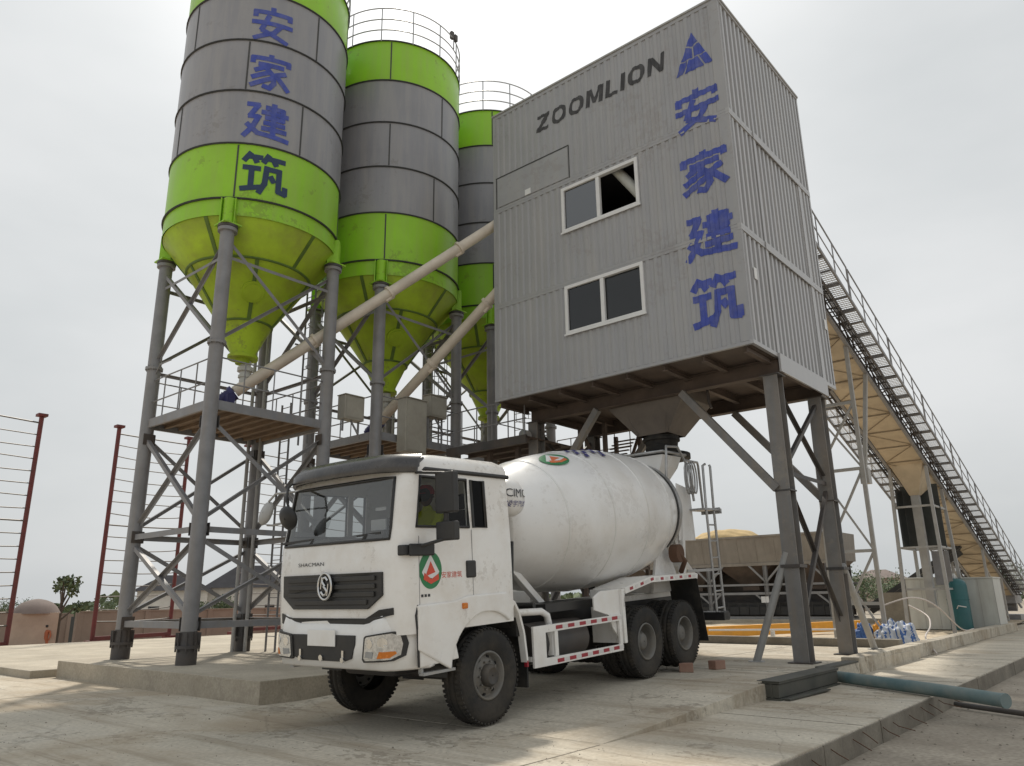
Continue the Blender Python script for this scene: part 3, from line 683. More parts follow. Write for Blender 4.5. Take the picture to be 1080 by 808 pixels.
# work platform hung between the legs
plat = thing('work_platform', 'railed work platform between the legs of the nearest silo', 'platform', (PX, PY, 5.4), group='platforms under the silos')
mb = MB(); h = HALF + .02
mb.box(PX - h, PX + h, PY - h, PY + h, 5.62, 5.64)
for i in range(9): y = PY - h + .1 + i * (2 * h - .2) / 8; mb.box(PX - h + .06, PX + h - .06, y - .04, y + .04, 5.54, 5.617)
mb.build('deck', 'plank_brown', plat)
for s in (-1, 1):
    mb = MB(); mb.box(PX - h, PX + h, PY + s * h - .03, PY + s * h + .03, 5.48, 5.68); mb.build('edge_beam', 'steel', plat); mb = MB(); mb.box(PX + s * h - .03, PX + s * h + .03, PY - h + .032, PY + h - .032, 5.48, 5.68); mb.build('edge_beam', 'steel', plat)
mb = MB()
for z in (6.10, 6.64):
    mb.path([(PX - h, PY - h, z), (PX + h, PY - h, z), (PX + h, PY + h, z), (PX - h, PY + h, z)], .018, 6, closed=True)
for i in range(5):
    t = -h + 2 * h * i / 4
    for p in ((t, -h), (t, h), (-h, t), (h, t)):
        mb.tube((PX + p[0], PY + p[1], 5.62), (PX + p[0], PY + p[1], 6.64), .017, 6)
mb.path([(PX - h, PY - h, 6.64), (PX - h + .35, PY - h - .0, 7.0), (PX - h + .9, PY - h, 7.0)], .016, 6)
mb.build('guardrail', 'steel', plat)
silo2 = dup(silo, (PX, PY + SP, ZB), 'middle green and grey silo, without any painted characters')
silo3 = dup(silo, (PX, PY + 2 * SP, ZB), 'rearmost green and grey silo, partly behind the grey tower')
plat2 = dup(plat, (PX, PY + SP, 5.4), 'railed work platform under the middle silo, with beige cabinets')
plat3 = dup(plat, (PX, PY + 2 * SP, 5.4), 'railed work platform under the rearmost silo')
# four painted characters on the nearest silo
for k, (ch, ac, zc, w, h2, mm) in enumerate(((HAN[0], -28.6, 15.36, .98, .98, 'blue_paint'), (HAN[1], -27.4, 13.97, .98, .98, 'blue_paint'), (HAN[2], -27.0, 12.60, 1.0, .98, 'blue_paint'), (HAN[3], -26.2, 11.18, 1.02, 1.02, 'blue_paint_green'))):
    def fn(u, v, o, ac=ac, zc=zc, w=w, h2=h2):
        a = R(ac) + (u - w / 2) / RS; r = RS + .006 + o
        return (PX + r * math.cos(a), PY + r * math.sin(a), zc - h2 / 2 + v)
    paint(stroke_polys(ch), 'painted_character', mm, silo, fn, w, h2, cuts=[w * i / 12 for i in range(1, 12)])
# flow-guard box on the roof rail of the middle silo
mb = MB(); a = R(20); px, py = PX + 2.12 * math.cos(a), PY + SP + 2.12 * math.sin(a)
mb.box(px - .05, px + .05, py - .14, py - .02, 18.74, 19.0); mb.box(px - .05, px + .05, py + .02, py + .14, 18.74, 18.97); mb.tube((px, py, 18.4), (px, py, 18.78), .02, 6)
mb.build('beacon_box', 'steel_dark', silo2, bevel=.01)

# ================================================================ screw conveyors
def screw(label, A, B, r):
    t = thing('screw_conveyor', label, 'screw conveyor', A, group='cream screw conveyors feeding the tower')
    A = Vector(A); B = Vector(B); d = (B - A).normalized()
    mb = MB(); mb.tube(A, B, r, 24)
    mb.build('tube', 'cream_pipe', t)
    mb = MB()
    L = (B - A).length
    for k in range(1, int(L / 2.3) + 1):
        p = A + d * (k * 2.3); mb = MB(); mb.tube(p - d * .035, p + d * .035, r + .045, 20)
        mb.tube(p + Vector((0, 0, -r - .02)) - d * .12, p + Vector((0, 0, -r - .02)) + d * .12, .06, 8)
        mb.build('coupling', 'cream_pipe', t)
    mb = MB(); mb.tube(A + Vector((0, 0, .0)) + d * .25, A + d * .25 + Vector((0, 0, .42)), .13, 20); mb.tube(A + d * .25 + Vector((0, 0, .36)), A + d * .25 + Vector((0, 0, .46)), .19, 20)
    mb.tube(A + d * .25 + Vector((0, 0, .2)), A + d * .25 + Vector((0, 0, .26)), .16, 20); mb.tube(A + d * .25 + Vector((0, 0, .42)), A + d * .25 + Vector((0, 0, .62)), .125, 20)
    mb.build('inlet', 'cabin_white', t)
    mb = MB(); mb.tube(A - d * .02, A - d * .12, r + .05, 20); mb.tube(A - d * .1, A - d * .55, .15, 16); mb.box(A.x - .13, A.x + .13, A.y - .25, A.y - .05, A.z - .42, A.z - .12)
    for k in range(5): mb.tube(A - d * (.18 + k * .07), A - d * (.2 + k * .07), .17, 16)
    mb.build('motor', 'motor_blue', t)
    return t
screw('longer upper cream tube rising from the nearest silo to the grey tower', (-10.80, -5.42, 6.42), (-6.5, -0.10, 11.72), .14)
screw('shorter lower cream tube rising from the middle silo to the grey tower', (-10.72, -0.95, 6.42), (-6.5, -0.20, 9.75), .14)

# cabinets on the middle platform
def cabinet(label, x0, x1, y0, y1, z0, z1, legs=True):
    t = thing('control_cabinet', label, 'cabinet', ((x0 + x1) / 2, (y0 + y1) / 2, z0), group='beige cabinets on the silo platform')
    mb = MB(); mb.box(x0, x1, y0, y1, z0, z1); mb.box(x0 - .02, x1 + .03, y0 - .02, y1 + .02, z1 + .001, z1 + .03); mb.build('casing', 'cabinet_beige', t, bevel=.012)
    mb = MB(); mb.box(x1 + .004, x1 + .014, y0 + .04, y1 - .04, z0 + .05, z1 - .04); mb.build('door', 'cabinet_beige', t, bevel=.004)
    if legs:
        mb = MB()
        for y in (y0 + .06, y1 - .06): mb.bar(((x0 + x1) / 2, y, 5.53 if z0 > 5.55 else z0), ((x0 + x1) / 2, y, z0), .04)
        mb.path([((x0 + x1) / 2, (y0 + y1) / 2, z0), ((x0 + x1) / 2 + .1, (y0 + y1) / 2 + .1, z0 - .25), ((x0 + x1) / 2, y1, z0 - .4)], .03, 6)
        mb.build('stand', 'steel', t)
    return t
cabinet('smaller beige cabinet on a stand at the left end of the middle platform', -9.35, -9.05, -3.45, -2.85, 5.82, 6.42)
cabinet('tall beige cabinet standing beside the front leg of the middle silo', -9.1, -8.75, -1.72, -.98, 5.2, 6.62, False)
cabinet('beige cabinet with cut corners right of the tall one', -9.3, -9.0, -.62, .02, 6.35, 6.95)

# walkway from the rear platform to the tower
wk = thing('walkway', 'railed steel walkway linking the rear silo platform to the grey tower', 'walkway', (-7.8, 2.3, 5.4))
mb = MB(); mb.box(-9.05, -6.2, .1, 5.2, 5.46, 5.49)
for i in range(8): mb.box(-9.0, -6.25, .2 + i * .68, .28 + i * .68, 5.36, 5.455)
mb.build('deck', 'steel_brown', wk)
mb = MB()
for y in (.1, 5.2): mb = MB(); mb.box(-9.05, -6.2, y - .04, y + .04, 5.30, 5.52); mb.build('edge_beam', 'steel_dark', wk)
for y in (.1, 5.2):
    mb = MB()
    for z in (5.95, 6.5): mb.tube((-9.05, y, z), (-6.2, y, z), .018, 6)
    for i in range(6): mb.tube((-9.05 + i * .56, y, 5.5), (-9.05 + i * .56, y, 6.5), .017, 6)
    mb.build('guardrail', 'steel', wk)
mb = MB()
for x in (-7.9, -6.9):
    for y in (.6, 4.8): mb.bar((x, y, .3), (x, y, 5.35), .12)
for z in (1.8, 3.6):
    mb.angle((-7.9, .6, z), (-6.9, .6, z), .07); mb.angle((-7.9, 4.8, z), (-6.9, 4.8, z), .07); mb.angle((-7.9, .6, z), (-7.9, 4.8, z), .07)
mb.angle((-7.9, .6, 1.8), (-6.9, .6, 3.6), .06); mb.angle((-7.9, 4.8, 3.6), (-6.9, 4.8, 1.8), .06); mb.angle((-7.9, .6, 3.6), (-7.9, 4.8, 5.3), .06); mb.angle((-7.9, .6, 3.5), (-7.9, 4.8, 1.9), .06)
mb.build('support_frame', 'steel_brown', wk)

# ================================================================ the grey mixing tower
BX0, BX1, BY0, BY1 = -6.60, .25, -.63, 4.25
ZL = [6.30, 8.865, 11.64, 14.63]
tw = thing('mixing_tower', 'grey corrugated mixing tower on steel legs with blue painted characters', 'tower', (-3.2, 1.8, .22))
DP = .022
def corr(u, pitch):
    """depth of the corrugation at distance u along the wall (0 = outer face)"""
    t = (u / pitch) % 1.0
    for a, b, d0, d1 in ((0, .40, 0, 0), (.40, .52, 0, 1), (.52, .88, 1, 1), (.88, 1.0, 1, 0)):
        if a <= t < b + 1e-9: return DP * (d0 + (d1 - d0) * (t - a) / (b - a))
    return 0
def breaks(u0, u1, pitch):
    out = []
    k = math.floor(u0 / pitch)
    while k * pitch < u1:
        for f in (0, .40, .52, .88):
            u = (k + f) * pitch
            if u0 + 1e-4 < u < u1 - 1e-4: out.append(u)
        k += 1
    return out
FP = 6.3 / 31
def front_cols(x0, x1, z0, z1, mb, holes):
    us = [x0] + breaks(x0, x1, FP)
    for h in holes: us += [h[0], h[1]]
    us = sorted(set(round(u, 5) for u in us + [x1]))
    for a, b in zip(us, us[1:]):
        da, db = corr(a + 1e-6, FP), corr(b - 1e-6, FP)
        spans = [(z0, z1)]
        for h in holes:
            if h[0] - 1e-4 <= a and b <= h[1] + 1e-4:
                ns = []
                for s0, s1 in spans:
                    if h[2] > s0: ns.append((s0, min(s1, h[2])))
                    if h[3] < s1: ns.append((max(s0, h[3]), s1))
                spans = [s for s in ns if s[1] - s[0] > .005]
        for s0, s1 in spans:
            mb.add([(a, BY0 + da, s0), (b, BY0 + db, s0), (b, BY0 + db, s1), (a, BY0 + da, s1)], [(0, 1, 2, 3)])
WIN = [(-4.30, -2.07, 10.23, 11.47), (-4.30, -2.10, 7.55, 8.80)]
RAIL = .075
mb = MB()
for i in range(3):
    front_cols(BX0 + .09, BX1 - .2, ZL[i] + RAIL, ZL[i + 1] - RAIL, mb, [h for h in WIN if ZL[i] < h[2] < ZL[i + 1]])
mb.build('front_cladding', 'clad_grey', tw, keep=True)
mb = MB()
for i in range(3):
    z0, z1 = ZL[i], ZL[i + 1]
    for a, b in ((z0, z0 + RAIL - .006), (z1 - RAIL + (0 if i < 2 else -.02), z1 - (.004 if i < 2 else 0))):
        mb.box(BX0, BX1, BY0 - .004, BY0 + .07, a, b)
    mb.box(BX0, BX0 + .09, BY0 - .002, BY0 + .06, z0 + RAIL, z1 - RAIL); mb.box(BX1 - .2, BX1 - .001, BY0 - .002, BY0 + .06, z0 + RAIL, z1 - RAIL)
mb.build('front_frame', 'clad_grey', tw)
# right-hand wall
SPc = .236
mb = MB()
for i in range(3):
    z0, z1 = ZL[i] + .09, ZL[i + 1] - .07
    y0, y1 = BY0 + .09, BY1 - .08
    us = sorted(set([y0] + breaks(y0, y1, SPc) + [y1]))
    for a, b in zip(us, us[1:]):
        da, db = corr(a + 1e-6, SPc) * 3.8, corr(b - 1e-6, SPc) * 3.8
        mb.add([(BX1 - .01 - da, a, z0), (BX1 - .01 - db, b, z0), (BX1 - .01 - db, b, z1), (BX1 - .01 - da, a, z1)], [(0, 1, 2, 3)])
mb.build('side_cladding', 'clad_grey_lit', tw, keep=True)
mb = MB()
for i in range(3):
    z0, z1 = ZL[i], ZL[i + 1]
    mb.box(BX1 - .07, BX1 + .008, BY0 - .006, BY1, z0 + .002, z0 + .085); mb.box(BX1 - .07, BX1 + .008, BY0 - .006, BY1, z1 - .065, z1 - .002)
    mb.box(BX1 - .07, BX1 + .002, BY0 + .071, BY0 + .09, z0 + .09, z1 - .07); mb.box(BX1 - .07, BX1 + .002, BY1 - .08, BY1, z0 + .09, z1 - .07)
    if i < 2:
        for y in (.66, 3.42): mb.box(BX1 - .06, BX1 + .012, y - .055, y + .055, z0 + .09, z1 - .07)
for z in (ZL[1], ZL[2]): mb.box(BX1 + .0085, BX1 + .03, .60, 3.48, z - .09, z + .085)
mb.box(BX1 + .0085, BX1 + .05, .60, 3.48, 5.98, 6.38)
mb.build('side_frame', 'clad_grey_lit', tw)
mb = MB()
for y, z in ((-.14, 7.95), (4.08, 7.96)): mb.box(BX1 + .001, BX1 + .014, y - .07, y + .07, z - .13, z + .13)
mb.build('notice_plate', 'pvc_white', tw)
mb = MB()
mb.box(BX0, BX0 + .03, BY0 + .062, BY1, ZL[0], ZL[3]); mb.box(BX0 + .031, BX1 - .08, BY1 - .03, BY1, ZL[0], ZL[3])
mb.build('rear_cladding', 'clad_grey', tw)
mb = MB(); mb.box(BX0 - .03, BX1 + .03, BY0 - .03, BY1 + .03, ZL[3] + .002, ZL[3] + .05)
for y in (BY0 + .3, 1.9, 3.9): mb.tube((BX1 - .1, y, ZL[3] + .05), (BX1 - .1, y, ZL[3] + .14), .03, 6)
mb.build('roof', 'steel_light', tw)
mb = MB(); mb.box(BX0 + .04, BX1 - .09, BY0 + .09, BY1 - .04, 6.34, 6.37)
for z in (ZL[1], ZL[2]): mb.box(BX0 + .04, BX1 - .09, BY0 + .3, BY1 - .04, z - .04, z)
mb.build('floor', 'interior', tw)
# feed chute that shows through the open upper window
mb = MB(); mb.tube((-3.0, -.28, 11.80), (-1.75, -.28, 9.95), .13, 16)
mb.build('feed_chute', 'cabin_white', tw)
# hatch with its plate
mb = MB(); mb.box(-6.44, -4.06, BY0 - .014, BY0 - .002, 11.73, 12.60); mb.build('hatch', 'clad_grey', tw, bevel=.004)
mb = MB()
mb.box(-6.5, -4.02, BY0 - .010, BY0 - .001, 12.62, 12.65); mb.box(-6.49, -6.465, BY0 - .010, BY0 - .001, 11.7, 12.615); mb.box(-4.04, -4.015, BY0 - .010, BY0 - .001, 11.7, 12.615)
mb.build('hatch_gap', 'seam_dark', tw)
mb = MB(); mb.box(-5.47, -5.28, BY0 - .024, BY0 - .016, 11.74, 11.9); mb.build('notice_plate', 'pvc_white', tw)
# windows
for k, (x0, x1, z0, z1) in enumerate(WIN):
    fw = .085
    fr = MB()
    fr.plate([(x0, z0), (x1, z0), (x1, z1), (x0, z1)], [[(x0 + fw, z0 + fw), (x1 - fw, z0 + fw), (x1 - fw, z1 - fw), (x0 + fw, z1 - fw)]], lambda a, b, t: (a, BY0 - .03 + t, b), .11)
    xm = (x0 + x1) / 2 - .02
    fr.box(xm - .05, xm + .05, BY0 - .022, BY0 + .07, z0 + fw + .001, z1 - fw - .001)
    w = fr.build('window', 'pvc_white', tw, bevel=.006)
    p = MB(); p.box(x0 + fw, xm - .05, BY0 + .02, BY0 + .026, z0 + fw, z1 - fw); p.build('pane', 'glass_window' if k == 0 else 'glass_lower', w)
    if k == 1:
        p = MB(); p.box(xm + .05, x1 - fw, BY0 + .05, BY0 + .056, z0 + fw, z1 - fw); p.build('pane', 'glass_lower', w)
    s = MB(); s.box(x0 - .03, x1 + .03, BY0 - .05, BY0 - .031, z0 - .03, z0 + .012); s.build('sill', 'pvc_white', w)
    if k == 1:
        b = MB(); b.box(x0, x1, .35, .38, 6.6, 8.8); b.build('blind', 'interior', w)
# painted writing on the corrugated front
def onwall(x0, z0):
    def fn(u, v, o=0):
        x, z = x0 + u, z0 + v
        flat = x > BX1 - .2 or any(abs(z - q) < RAIL - .001 for q in ZL[1:3])
        return (x, BY0 + (-.004 if flat else corr(x, FP)) - .006 - o, z)
    return fn
def wcuts(x0, w): return [u - x0 for u in breaks(x0, x0 + w, FP)] + ([BX1 - .2 - x0 - .001, BX1 - .2 - x0 + .001] if x0 + w > BX1 - .2 else [])
def wpaint(polys, m, x0, z0, w, h, name='painted_character'):
    vc = [q + d + e - z0 for q in ZL[1:3] for d in (-RAIL, RAIL) for e in (-.0015, .0005)]
    return paint(polys, name, m, tw, onwall(x0, z0), w, h, cuts=wcuts(x0, w), vcuts=[c for c in vc if 0 < c < h])
wp, ww = word_polys('ZOOMLION')
wpaint([[[(a / ww, b) for a, b in lp] for lp in q] for q in wp], 'black_paint', -5.05, 13.44, 3.90, .49, 'painted_word')
for ch, xc, zc, w, h in ((HAN[0], -.47, 12.06, 1.06, .98), (HAN[1], -.44, 10.45, 1.12, .98), (HAN[2], -.44, 8.93, 1.08, 1.02), (HAN[3], -.46, 7.42, 1.06, 1.08)):
    wpaint(stroke_polys(ch, .145), 'blue_paint', xc - w / 2, zc - h / 2, w, h)
# triangular emblem above the characters
emb = [[[(.5, 1), (.36, .68), (.5, .62), (.64, .68)]], [[(.34, .65), (.2, .33), (.48, .33), (.48, .58)]], [[(.66, .65), (.52, .58), (.52, .33), (.8, .33)]],
       [[(.18, .30), (.05, .0), (.22, .0), (.36, .30)]], [[(.39, .30), (.26, .0), (.74, .0), (.61, .30)]], [[(.64, .30), (.78, .0), (.95, .0), (.82, .30)]]]
wpaint(emb, 'blue_paint', -.96, 13.05, 1.02, 1.02, name='painted_emblem')

# undercarriage
mb = MB()
for y in (.71, 3.3): mb.hbeam((BX0 + .1, y, 6.12), (BX1 - .05, y, 6.12), .22, .34, .018)
mb.build('main_beam', 'steel_brown', tw)
mb = MB()
for i in range(8):
    x = BX0 + .12 + i * (BX1 - BX0 - .3) / 7; mb.hbeam((x, BY0 + .08, 6.23), (x, .58, 6.23), .12, .13, .012); mb.hbeam((x, .84, 6.2), (x, 3.17, 6.2), .12, .18, .012); mb.hbeam((x, 3.43, 6.23), (x, BY1 - .05, 6.23), .12, .13, .012)
mb.build('cross_beam', 'steel_brown', tw)
mb = MB(); mb.box(BX0 + .035, BX1 - .075, BY0 + .075, BY1 - .035, 6.302, 6.33); mb.build('soffit', 'steel_brown', tw)
LX = (-6.35, .05); LY = (.71, 3.3)
for x in LX:
    for y in LY:
        mb = MB(); mb.hbeam((x, y, .25), (x, y, 5.95), .30, .32, .02, up=(0, 1, 0))
        lg = mb.build('leg', 'steel_dusty', tw)
        for q, za, zb in ((.24, .228, .25), (.2, 5.925, 5.95), (.195, 2.0, 2.06), (.172, 3.5, 3.53)): mb = MB(); mb.box(x - q, x + q, y - q, y + q, za, zb); mb.build('joint_plate', 'steel_dark', lg)
for y in LY:
    for x, s in ((LX[0], 1), (LX[1], -1)):
        mb = MB(); yy = y - .16 if y < 1 else y
        mb.bar((x + s * .1, yy, 3.55), (x + s * 2.05, yy, 5.92), .16, .14, up=(0, 1, 0)); mb.build('knee_brace', 'steel_dusty', tw)
for x in LX:
    for p, q in (((x, .8, 4.0), (x, 3.2, 5.75)), ((x, 3.2, 4.0), (x, .8, 5.75)), ((x, .8, 3.9), (x, 3.2, 3.9)), ((x, .8, .9), (x, 3.2, 3.75)), ((x, 3.2, .9), (x, .8, 3.75))):
        mb = MB(); mb.angle(p, q, .085, .01); mb.build('brace', 'steel_dark', tw)
for p, q in (((-.02, .6, 2.3), (-.86, 1.95 - 1.35, .22)), ((.15, 3.35, 2.1), (.05, 5.2, .22))):
    mb = MB(); mb.tube(p, q, .075, 12, mi=0); mb.tube((q[0], q[1], .22), (q[0], q[1], .24), .16, 12); mb.tube((q[0], q[1], .24), Vector(q) * .9 + Vector(p) * .1, .05, 8, mi=1)
    mb.build('raking_strut', ['steel_light', 'rust'], tw)
# discharge hopper
hx, hy = -3.15, 1.55
mb = MB()
def ring(w, d, z): return [(hx - w, hy - d, z), (hx + w, hy - d, z), (hx + w, hy + d, z), (hx - w, hy + d, z)]
prof = [(1.02, .72, 6.29), (1.02, .72, 5.95), (.42, .42, 5.22)]
vs = [p for a in prof for p in ring(*a)]
mb.add(vs, [(i * 4 + k, i * 4 + (k + 1) % 4, i * 4 + 4 + (k + 1) % 4, i * 4 + 4 + k) for i in range(2) for k in range(4)])
for k in (-1, 1): mb.bar((hx + k * .7, hy - .74, 6.25), (hx + k * .4, hy - .45, 5.25), .05)
hp = mb.build('discharge_hopper', 'hopper', tw)
mb = MB(); mb.tube((hx, hy, 5.22), (hx, hy, 4.98), .41, 24, r2=.38); mb.tube((hx, hy, 5.1), (hx, hy, 5.16), .44, 24)
mb.lathe([(.38, 4.98), (.40, 4.9), (.38, 4.82), (.66, 4.78), (.66, 4.66), (.3, 4.66)], 24, (hx, hy, 0))
mb.build('rubber_sleeve', 'rubber', hp)
mb = MB(); mb.path([(-1.6, 1.0, 6.2), (-1.55, .95, 5.7), (-1.5, .95, 5.55)], .035, 8); mb.build('drain_pipe', 'steel_dark', tw)
# services and stair frame under the left end
mb = MB()
for x in (-6.0, -5.2):
    for y in (2.2, 4.0): mb.bar((x, y, .24), (x, y, 6.0), .1)
for z in (2.2, 4.2): mb.box(-6.05, -5.15, 2.15, 4.05, z, z + .06)
for a, b in (((-6, 2.2, 2.2), (-5.2, 2.2, 4.2)), ((-6, 4, 4.2), (-5.2, 4, 6)), ((-5.2, 2.2, 4.3), (-6.0, 2.2, 6)), ((-6, 2.2, .3), (-6, 4, 2.2)), ((-5.2, 4, .3), (-5.2, 2.2, 2.2)), ((-5.2, 2.2, 2.3), (-5.2, 4, 4.2))): mb.bar(a, b, .07)
for i in range(14): mb.box(-6.0, -5.3, 2.3 + i * .12, 2.38 + i * .12, 4.25 + i * .12, 4.28 + i * .12)
mb.build('stair_frame', 'steel_brown', tw)
mb = MB(); mb.tube((-6.5, .35, 5.55), (-6.3, .3, 5.55), .11, 16); mb.lathe([(.02, 0), (.11, .04), (.1, .2), (.13, .22), (.13, .26), (.01, .26)], 16, (-6.5, .25, 5.6), axis=(0, 1, 0)); mb.build('vibrator', 'steel_light', tw)

# ================================================================ inclined belt conveyor
CY0, CY1 = 3.9, 33.0
def K(x, y, dz=0.0): return (x, y, 12.35 - .34 * y + dz)
cv = thing('inclined_conveyor', 'long inclined belt conveyor with a walkway on each side, rising to the grey tower', 'conveyor', (-1.48, 33, .1))
mb = MB()
yy = 6.2; k = 0
while yy < CY1 - 2:
    y2 = min(yy + 2.35, CY1 - 1.5)
    mb.add([K(-1.9, yy, -.46), K(-.7, yy, -.46), K(-.7, y2, -.46), K(-1.9, y2, -.46), K(-1.9, yy, -.44), K(-.7, yy, -.44), K(-.7, y2, -.44), K(-1.9, y2, -.44)], [(0, 1, 2, 3), (7, 6, 5, 4), (0, 4, 5, 1), (1, 5, 6, 2), (2, 6, 7, 3), (3, 7, 4, 0)])
    yy = y2 + .012
mb.build('belly_sheet', 'beige_sheet', cv)
mb = MB()
for x in (-1.96, -.64):
    mb.bar(K(x, CY0, -.46), K(x, CY1, -.46), .09, .09); mb.bar(K(x, CY0, .38), K(x, CY1, .38), .08, .08)
mb.build('chord', 'steel', cv)
rb = MB()
for x in (-1.96, -.64):
    mb = MB(); i = 0; y = CY0
    while y < CY1 - 1.2:
        mb.bar(K(x, y, -.42), K(x, y, .36), .045); a, b = (-.42, .36) if i % 2 else (.36, -.42); mb.bar(K(x, y, a), K(x, y + 1.15, b), .04)
        if x < -1:
            rb.bar(K(-1.96, y, -.49), K(-.64, y, -.49), .035, .03); a, b = (-1.96, -.64) if i % 2 else (-.64, -1.96); rb.bar(K(a, y, -.482), K(b, y + 1.15, -.482), .025, .012)
        y += 1.15; i += 1
    mb.build('lattice', 'steel_brown', cv)
rb.build('belly_rib', 'belly_rib', cv)
mb = MB(); mb.add([K(-1.75, CY0, .12), K(-.85, CY0, .12), K(-.85, CY1, .12), K(-1.75, CY1, .12), K(-1.75, CY0, .15), K(-.85, CY0, .15), K(-.85, CY1, .15), K(-1.75, CY1, .15)], [(0, 1, 2, 3), (7, 6, 5, 4), (0, 4, 5, 1), (1, 5, 6, 2), (2, 6, 7, 3), (3, 7, 4, 0)])
y = CY0 + .4
while y < CY1: mb.tube(K(-1.8, y, .06), K(-.8, y, .06), .05, 8); y += 1.15
mb.build('belt', 'rubber', cv)
mb = MB()
for x0, x1 in ((-.63, -.30), (-2.30, -1.99)):
    y = CY0 + .1; n = 0
    while y < CY1 - 1.2:
        mb.bar(K(x0, y, -.26), K(x1, y, -.26), .03); mb.bar(K(x0 if n % 2 else x1, y, -.26), K(x1 if n % 2 else x0, y + .38, -.08), .022); y += .38; n += 1
    for k in range(7):
        xx = x0 + (x1 - x0) * k / 6
        mb.path([K(xx + .012 * math.sin(t * 1.7 + k * 2), CY0 + (CY1 - CY0 - 1) * t / 24, -.24 + .07 * (k % 3) + .02 * math.sin(t * 2.3 + k * 5)) for t in range(25)], .016 + .006 * (k % 2), 5)
    mb.bar(K(x0, CY0, -.30), K(x0, CY1 - 1, -.30), .05, .06); mb.bar(K(x1, CY0, -.28), K(x1, CY1 - 1, -.28), .03, .05)
mb.build('cable_run', 'steel_dark', cv)
for x0, x1, xo in ((-.56, 0.0, 0.0), (-2.95, -2.04, -2.95)):
    mb = MB(); y = CY0 + .4
    n = 0
    while y < CY1 - 1:
        mb.bar(K(x0, y, -.04), K(x1, y, -.04), .05 if n % 2 else .07, .1 if n % 2 == 0 else .05); y += .62; n += 1
    mb.bar(K(xo, CY0, 0), K(xo, CY1 - .5, 0), .05, .1)
    w = mb.build('walkway', 'steel', cv)
    mb = MB(); y = CY0 + .3
    while y < CY1 - .8:
        mb.bar(K(x0, y, .02), K(x1 - (.03 if x1 == xo else 0), y, .02), .05, .012); y += .085
    for i in range(8):
        xx = x0 + (x1 - x0) * (i + .5) / 8; mb.bar(K(xx, CY0 + .3, .034), K(xx, CY1 - .8, .034), .012, .006)
    mb.build('grating', 'pvc_white', w)
    mb = MB(); y = CY0 + .2; n = 0
    while y < CY1 - 1.5:
        seg = 3.6; y2 = min(y + seg, CY1 - .6)
        mb.path([K(xo, y, .02), K(xo, y, 1.02), K(xo, y2 - .08, 1.02), K(xo, y2 - .08, .02)], .022, 6)
        mb.tube(K(xo, y, .52), K(xo, y2 - .08, .52), .017, 6)
        for q in (1, 2): mb.tube(K(xo, y + seg * q / 3, .02), K(xo, y + seg * q / 3, 1.02), .018, 6)
        y += seg
    mb.build('handrail', 'steel', w)
# near trestle: two raking legs and ladder bracing
tr = MB()
leg_pts = [((-.70, 9.0, 8.9), (-.95, 9.9, .0)), ((-.66, 10.6, 8.25), (-.92, 10.0, 5.1)), ((-1.95, 9.0, 8.9), (-2.35, 9.9, 0)), ((-1.95, 10.6, 8.25), (-2.3, 10.0, 5.1))]
for a, b in leg_pts: tr.bar(a, b, .11, .11)
for z in (7.1, 5.1, 2.7, 1.2): 
    t = (8.9 - z) / 8.9; xa = -.70 - .25 * t; xb = -1.95 - .4 * t; yk = 9.0 + .9 * t
    tr.bar((xa, yk, z), (xb, yk, z), .09)
for z0, z1 in ((7.1, 5.1), (5.1, 2.7), (2.7, .3)):
    ta, tb = (8.9 - z0) / 8.9, (8.9 - z1) / 8.9
    tr.bar((-.70 - .25 * ta, 9 + .9 * ta, z0), (-1.95 - .4 * tb, 9 + .9 * tb, z1), .06); tr.bar((-1.95 - .4 * ta, 9 + .9 * ta, z0), (-.70 - .25 * tb, 9 + .9 * tb, z1), .06)
tr.box(-1.05, -.8, 9.85, 10.15, 4.7, 5.15)
tr.build('trestle', 'steel_light', cv)
tr = MB()
for x, xb in ((-.68, -.55), (-1.95, -2.05)):
    for y, yb in ((17.0, 16.7), (19.0, 19.3)):
        tr.bar((x, y, 12.35 - .34 * y - .5), (xb, yb, .02), .11)
    for z in (1.6, 3.1, 4.6): tr.bar((x, 16.95, z), (x, 19.05, z), .07)
for y in (17.0, 19.0):
    for z in (1.6, 3.1, 4.6): tr.bar((-.64, y, z), (-1.99, y, z), .07)
tr.build('trestle', 'steel_light', cv)
tr = MB()
for x in (-.66, -1.94):
    for y in (25.2, 28.6): tr.bar((x, y, 12.35 - .34 * y - .5), (x, y, .05), .1)
    tr.bar((x, 25.2, 2.6), (x, 28.6, .3), .06)
for y in (25.2, 28.6): tr.bar((-.66, y, 1.4), (-1.94, y, 1.4), .07)
tr.build('trestle', 'steel_light', cv)
# funnel and drop pipe below the belt
mb = MB()
vs = []
for w, d, y, z in ((.62, .95, 17.7, 6.0), (.16, .16, 17.5, 5.05)): vs += [(-1.3 - w, y - d, z + (.32 if w > .3 else 0)), (-1.3 + w, y - d, z + (.32 if w > .3 else 0)), (-1.3 + w, y + d, z - (.32 if w > .3 else 0)), (-1.3 - w, y + d, z - (.32 if w > .3 else 0))]
mb.add(vs, [(k, (k + 1) % 4, 4 + (k + 1) % 4, 4 + k) for k in range(4)] + [(4, 5, 6, 7)])
fu = mb.build('spill_funnel', 'beige_sheet', cv)
mb = MB(); mb.box(-1.44, -1.16, 17.36, 17.64, .95, 5.05); mb.build('drop_pipe', 'steel_light', fu)
mb = MB()
mb.box(-1.95, -.62, 18.05, 18.08, 3.1, 5.5); mb.box(-1.9, -1.87, 17.1, 18.0, 3.1, 5.3)
mb.build('wind_board', 'sheet_black', cv)
mb = MB(); mb.box(-1.2, -.62, 18.1, 18.13, 1.75, 2.98); mb.build('wind_board', 'steel', cv)
